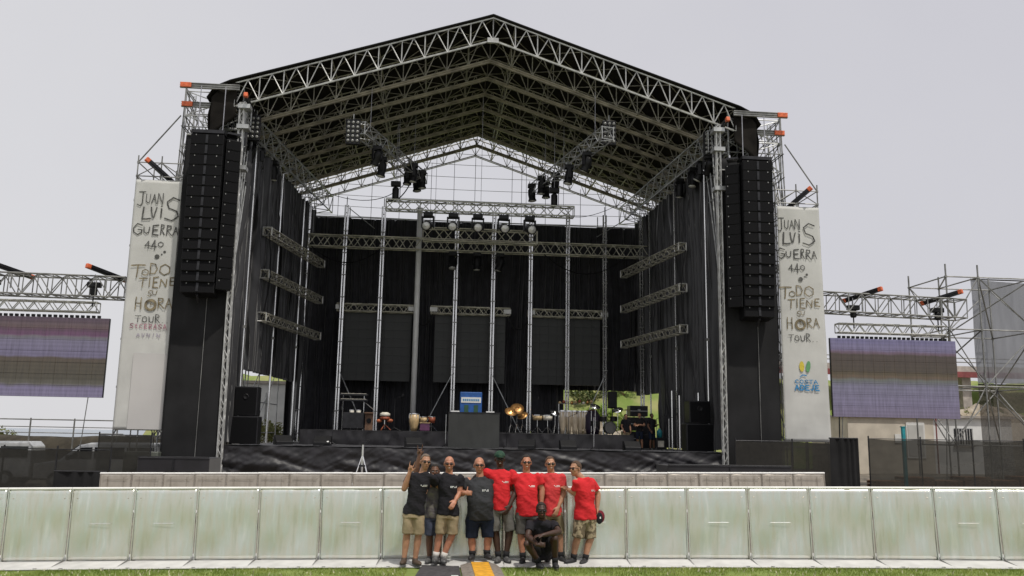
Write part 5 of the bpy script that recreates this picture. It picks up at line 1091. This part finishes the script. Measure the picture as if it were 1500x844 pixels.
    if logo:
        bv=BVHTree.FromPolygons([v.co.copy() for v in so_.data.vertices],[tuple(p.vertices) for p in so_.data.polygons]); mb=MB(); c0=hc.lerp(sc,.74)+lat*.07
        for i in range(5):
            for j in range(2):
                if (i*3+j*2+int(hd_.z*10))%5==0: continue
                cs=[]
                for a,c in((0,0),(1,0),(1,1),(0,1)):
                    p=c0+lat*(-.05+.021*i+a*.016)+up*(-.012+.016*j+c*.010)+fr*.6; hit=bv.ray_cast(p,-fr); cs.append(hit[0]+fr*.004 if hit[0] else None)
                if None not in cs: mb.add(cs,[(0,1,2,3)])
        if mb.v: mb.build('chest_print',WHITE,so_)
    # ---- shorts
    st=MB(); loft(st,[(hc+up*.03,latH*.150*bb,frH*(.11*bb+belly*.3)),(hc-up*.03,latH*.164*bb,frH*.120*bb),(hc-up*.12,latH*.176*bb,frH*.122*bb)],22)
    for hip,kn in((hL,J['knL']),(hR,J['knR'])):
        e2=hip.lerp(kn,short_len); d=(kn-hip).normalized(); a=d.cross(fr); a=a.normalized() if a.length>.1 else latH; f2=a.cross(d).normalized()
        loft(st,[(hip-up*.03,a*.086*bb*legr,f2*.105*bb*legr),(hip.lerp(e2,.3),a*.090*bb*legr,f2*.104*bb*legr),(hip.lerp(e2,.5),a*.086*legr*(.5+.5*bb),f2*.100*legr*(.5+.5*bb)),(e2,a*.083*legr,f2*.095*legr)],18)
    st_=remesh(st,'shorts',shorts,g,max(vox,.011),.010,2,seed=3+hd_.x*5)
    # ---- feet
    for i,(an,kn) in enumerate(((J['anL'],J['knL']),(J['anR'],J['knR']))):
        fd=(foot[i] if foot else V((-.2+.4*i,-1,0))); fd=V(fd); fd.z=0; fd.normalize(); sd_=V((-fd.y,fd.x,0)); z0=an.z-.085; c=V((an.x,an.y,z0))+fd*.055; q2=Matrix((sd_,fd,V((0,0,1)))).transposed()
        s1=MB(); s1.ell(c+fd*.03+V((0,0,.035)),(.049,.125,.042),q2,16,10).ell(c-fd*.055+V((0,0,.05)),(.043,.07,.055),q2,14,9); s1.tube(V((an.x,an.y,z0+.05)),V((an.x,an.y,z0+.10)),.047,12,.044); s1.v=[(x,y,max(z,z0+.004)) for x,y,z in s1.v]
        sho=remesh(s1,'shoe',shoe or RUBBER,g,.008,0,2); s2=MB(); s2.ell(c+fd*.01+V((0,0,.014)),(.052,.145,.016),q2,18,6); s2.build('sole',RUBBER if shoe is None else mat('sole_rubber',(.05,.05,.05)) if 'sole_rubber' not in bpy.data.materials else bpy.data.materials['sole_rubber'],sho,smooth=True)
        if sock: s3=MB(); s3.tube(V((an.x,an.y,z0+.07)),V((an.x,an.y,z0+.08)).lerp(kn,.22),.046*legr,14,.052*legr); s3.build('sock',sock,g,smooth=True)
    return g
def pj(Y0,**k): 
    o={}
    for n_,v in k.items(): o[n_]=at(v[0],v[1],Y0+(v[2] if len(v)>2 else 0))
    return o
BLK=fab('black_tee',(.016,.015,.019)); RED=fab('red_tee',(.62,.025,.032)); CHAR=fab('charcoal_tee',(.035,.036,.040)); BEI=fab('beige_shorts',(.34,.27,.17)); NAVY=fab('navy_shorts',(.012,.018,.035)); GREY=fab('grey_shorts',(.145,.14,.13)); DGREY=fab('dark_grey_shorts',(.10,.095,.09)); KHA=fab('khaki_shorts',(.20,.16,.09)); BSH=fab('black_shorts',(.014,.013,.014)); PURP=fab('patterned_tee',(.08,.065,.10),(.20,.19,.15),9)
CAMO=fab('camouflage_shorts',(.36,.29,.19),(.14,.11,.07),14,thr=(.48,.52)); WSOCK=fab('white_sock',(.62,.60,.56)); BSOCK=fab('black_sock',(.02,.02,.022)); SANDAL=mat('brown_sandal',(.07,.045,.03),.7); SNEAK=mat('grey_sneaker',(.10,.10,.10),.7,0,.5,20); BSHOE=mat('black_shoe',(.022,.022,.024),.6)
GCAP=fab('green_cap',(.012,.045,.03),(.05,.09,.06),14); PINKR=fab('washed_red_tee',(.60,.05,.055))
UPV=V((0,0,1))
# the man behind, between the two in black
person('bearded man peering out between the two men in black tees, one hand raised high',pj(14.02,head=(637,691),neck=(637,704),shL=(624,708),shR=(650,708),elL=(609,694,-.02),wrL=(614,668,-.04),elR=(655,724,.0),wrR=(650,742,-.02),hiL=(630,751),hiR=(643,751),knL=(629,785),knR=(642,785),anL=(629,816),anR=(641,816)),'brown',PURP,fab('blue_grey_shorts',(.07,.08,.12)),SNEAK,None,HAIRD,HAIRD,False,bulk=.9,hands=('horns','relaxed'),hdir=(V((.05,0,1)),None),hn=(V((0,-1,0)),None),hs=.95,logo=False)
person('man at the left end in black tee and beige shorts, hand raised beside him',pj(13.75,head=(623,677),neck=(621,690),shL=(602,698),shR=(632,699),elL=(592,716,-.08),wrL=(600,692,-.14),elR=(642,712,.16),wrR=(652,704,.24),hiL=(600,746),hiR=(614,747),knL=(596,783),knR=(613,784),anL=(592,818),anR=(608,819)),'tan',BLK,BEI,SANDAL,None,HAIRG,None,True,bulk=.95,yaw=.25,hands=('horns','relaxed'),hdir=(V((.25,0,1)),None),hn=(V((0,-1,0)),None),foot=[(-.15,-1,0),(.5,-1,0)],tilt_=.08)
person('bald man in a black tee and beige shorts with white socks',pj(13.84,head=(658,680),neck=(658,693),shL=(642,700),shR=(674,701),elL=(630,714,.14),wrL=(622,708,.2),elR=(673,722,-.02),wrR=(667,733,-.14),hiL=(649,747),hiR=(664,748),knL=(644,783),knR=(662,784),anL=(638,815),anR=(649,816)),'red',BLK,BEI,SNEAK,WSOCK,None,None,True,bulk=.98,hands=('relaxed','relaxed'),smile=True,foot=[(-.1,-1,0),(.1,-1,0)])
person('heavily built bald man in a charcoal tee and navy shorts giving a thumbs-up',pj(13.95,head=(702,682),neck=(703,695),shL=(686,705),shR=(721,705),elL=(675,723,-.02),wrL=(681,722,-.26),elR=(732,716,.16),wrR=(742,708,.22),hiL=(694,754),hiR=(713,754),knL=(691,789),knR=(715,788),anL=(692,811),anR=(713,810)),'red',CHAR,NAVY,BSHOE,BSOCK,None,None,True,bulk=1.25,belly=.07,hs=1.06,hands=('thumb','relaxed'),hdir=(V((.9,-.3,0)),None),hn=(V((0,.6,-.1)),None),hth=(V((0,0,1)),None),foot=[(-.25,-1,0),(.25,-1,0)],legr=1.12)
person('tall dark-skinned man in a green cap, red tee and grey shorts',pj(13.97,head=(732,673),neck=(733,686),shL=(714,693),shR=(751,694),elL=(700,697,.14),wrL=(690,706,.16),elR=(756,719,-.03),wrR=(746,741,-.14),hiL=(725,740),hiR=(743,740),knL=(726,779),knR=(747,779),anL=(730,815),anR=(741,815)),'dark',RED,GREY,SNEAK,BSOCK,HAIRD,None,True,GCAP,bulk=1.0,hands=('relaxed','relaxed'),smile=True,foot=[(-.2,-1,0),(.25,-1,0)])
person('dark-haired man in sunglasses and a red tee, fifth standing figure counted from the green cap side to the right',pj(13.93,head=(771,678),neck=(771,690),shL=(755,699),shR=(787,699),elL=(748,716,.16),wrL=(742,708,.2),elR=(794,717,-.01),wrR=(793,738,-.05),hiL=(764,748),hiR=(780,748),knL=(763,783),knR=(783,783),anL=(766,816),anR=(783,816)),'red',RED,DGREY,BSHOE,BSOCK,HAIRD,None,True,bulk=1.08,belly=.02,hs=1.02,smile=True)['label']='stocky dark-haired man in sunglasses and red tee, right beside the green-capped man'
person('young man in a faded red tee and khaki shorts standing behind the crouching man',pj(14.02,head=(806,680),neck=(807,692),shL=(794,699),shR=(822,699),elL=(789,716,.02),wrL=(787,735,.04),elR=(826,722,-.02),wrR=(818,743,-.12),hiL=(801,748),hiR=(816,748),knL=(801,783),knR=(820,783),anL=(803,815),anR=(821,815)),'tan',PINKR,KHA,BSHOE,BSOCK,HAIRB,None,True,bulk=.92,tilt_=-.05,smile=True)
person('slim man at the right end in red tee and camouflage shorts, looking left',pj(13.82,head=(843,687),neck=(848,699),shL=(844,706,-.12),shR=(866,706,.10),elL=(843,723,-.05),wrL=(832,717,.05),elR=(876,724,.12),wrR=(875,745,.05),hiL=(852,754,-.03),hiR=(863,754,.04),knL=(846,789,-.06),knR=(865,790,.02),anL=(840,817),anR=(857,818)),'tan',RED,CAMO,BSHOE,BSOCK,HAIRB,None,True,bulk=1.03,yaw=-.85,hands=('relaxed','grip'),foot=[(-.8,-.6,0),(-.5,-.9,0)],sleeve=.68)
person('dark-skinned man in a black tee crouching in front of the group with a thumbs-up',pj(13.42,head=(793,748),neck=(794,760,.06),shL=(777,768,.08),shR=(811,768,.08),elL=(773,786,-.10),wrL=(788,798,-.32),elR=(819,779,-.12),wrR=(796,784,-.30),hiL=(788,806,.28),hiR=(801,806,.28),knL=(772,797,-.14),knR=(813,789,-.16),anL=(789,823,.0),anR=(813,823,-.02)),'dark',BLK,BSH,BSHOE,BSOCK,HAIRD,None,True,bulk=.95,hs=.98,hands=('thumb','relaxed'),hdir=(V((.9,-.25,0)),V((-.95,-.1,-.1))),hn=(V((0,.8,-.1)),V((0,.2,-1))),hth=(V((.15,0,1)),None),short_len=.8,foot=[(.15,-1,0),(0,-1,0)])
# cap held by the man at the right
q=at(879,757,13.86); g=thing('held_cap','dark red cap with a black brim, held by the man at the right end','cap',q); cm=fab('dark_red_cap',(.16,.015,.025))
MB().ell((0,0,0),(.075,.06,.10),nu=16,nv=10).build('crown',cm,g,smooth=True); MB().ell((-.02,-.05,-.02),(.055,.02,.09),nu=14,nv=8).build('brim',BLK,g,smooth=True); MB().box((-.01,-.073,-.01),(.02,.01,.03)).build('badge',WHITE,g)
# crew on the stage
def std(p,h,yaw=0,**ov):
    k=h/1.75; c,s_=math.cos(yaw),math.sin(yaw); P_=lambda x,y,z:p+V((c*x-s_*y,s_*x+c*y,z))*k
    J=dict(head=(0,0,1.62),neck=(0,.01,1.49),shL=(-.18,0,1.42),shR=(.18,0,1.42),elL=(-.24,.02,1.13),wrL=(-.2,-.12,.92),elR=(.24,.02,1.13),wrR=(.2,-.12,.92),hiL=(-.09,0,.92),hiR=(.09,0,.92),knL=(-.10,-.02,.5),knR=(.10,-.02,.5),anL=(-.11,0,.09),anR=(.12,0,.09)); J.update(ov)
    return {n_:P_(*v) for n_,v in J.items()}
for px,h,yw,lab,sk,sh_,pa,ov in ((917,1.70,.3,'crew member in a dark tee and pale trousers on the stage, left of three','tan',BLK,BEI,{}),(937,1.78,-.4,'crew member in dark clothes with folded arms on the stage, middle of three','tan',BSH,NAVY,dict(elL=(-.24,-.05,1.15),wrL=(.02,-.24,1.18),elR=(.24,-.05,1.15),wrR=(-.02,-.26,1.14))),(955,1.76,.5,'crew member in dark clothes turned aside on the stage, right of three','brown',BLK,NAVY,dict(wrR=(.1,-.3,1.2)))):
    q=at(px,640,41.4); person(lab,std(V((q.x,41.4,DZ)),h,yw,**ov),sk,sh_,pa,BSHOE,None,HAIRD,None,False,vox=.014,short_len=1.0 if px>917 else .9,group='stage crew beside the drum kit',logo=False,yaw=yw)
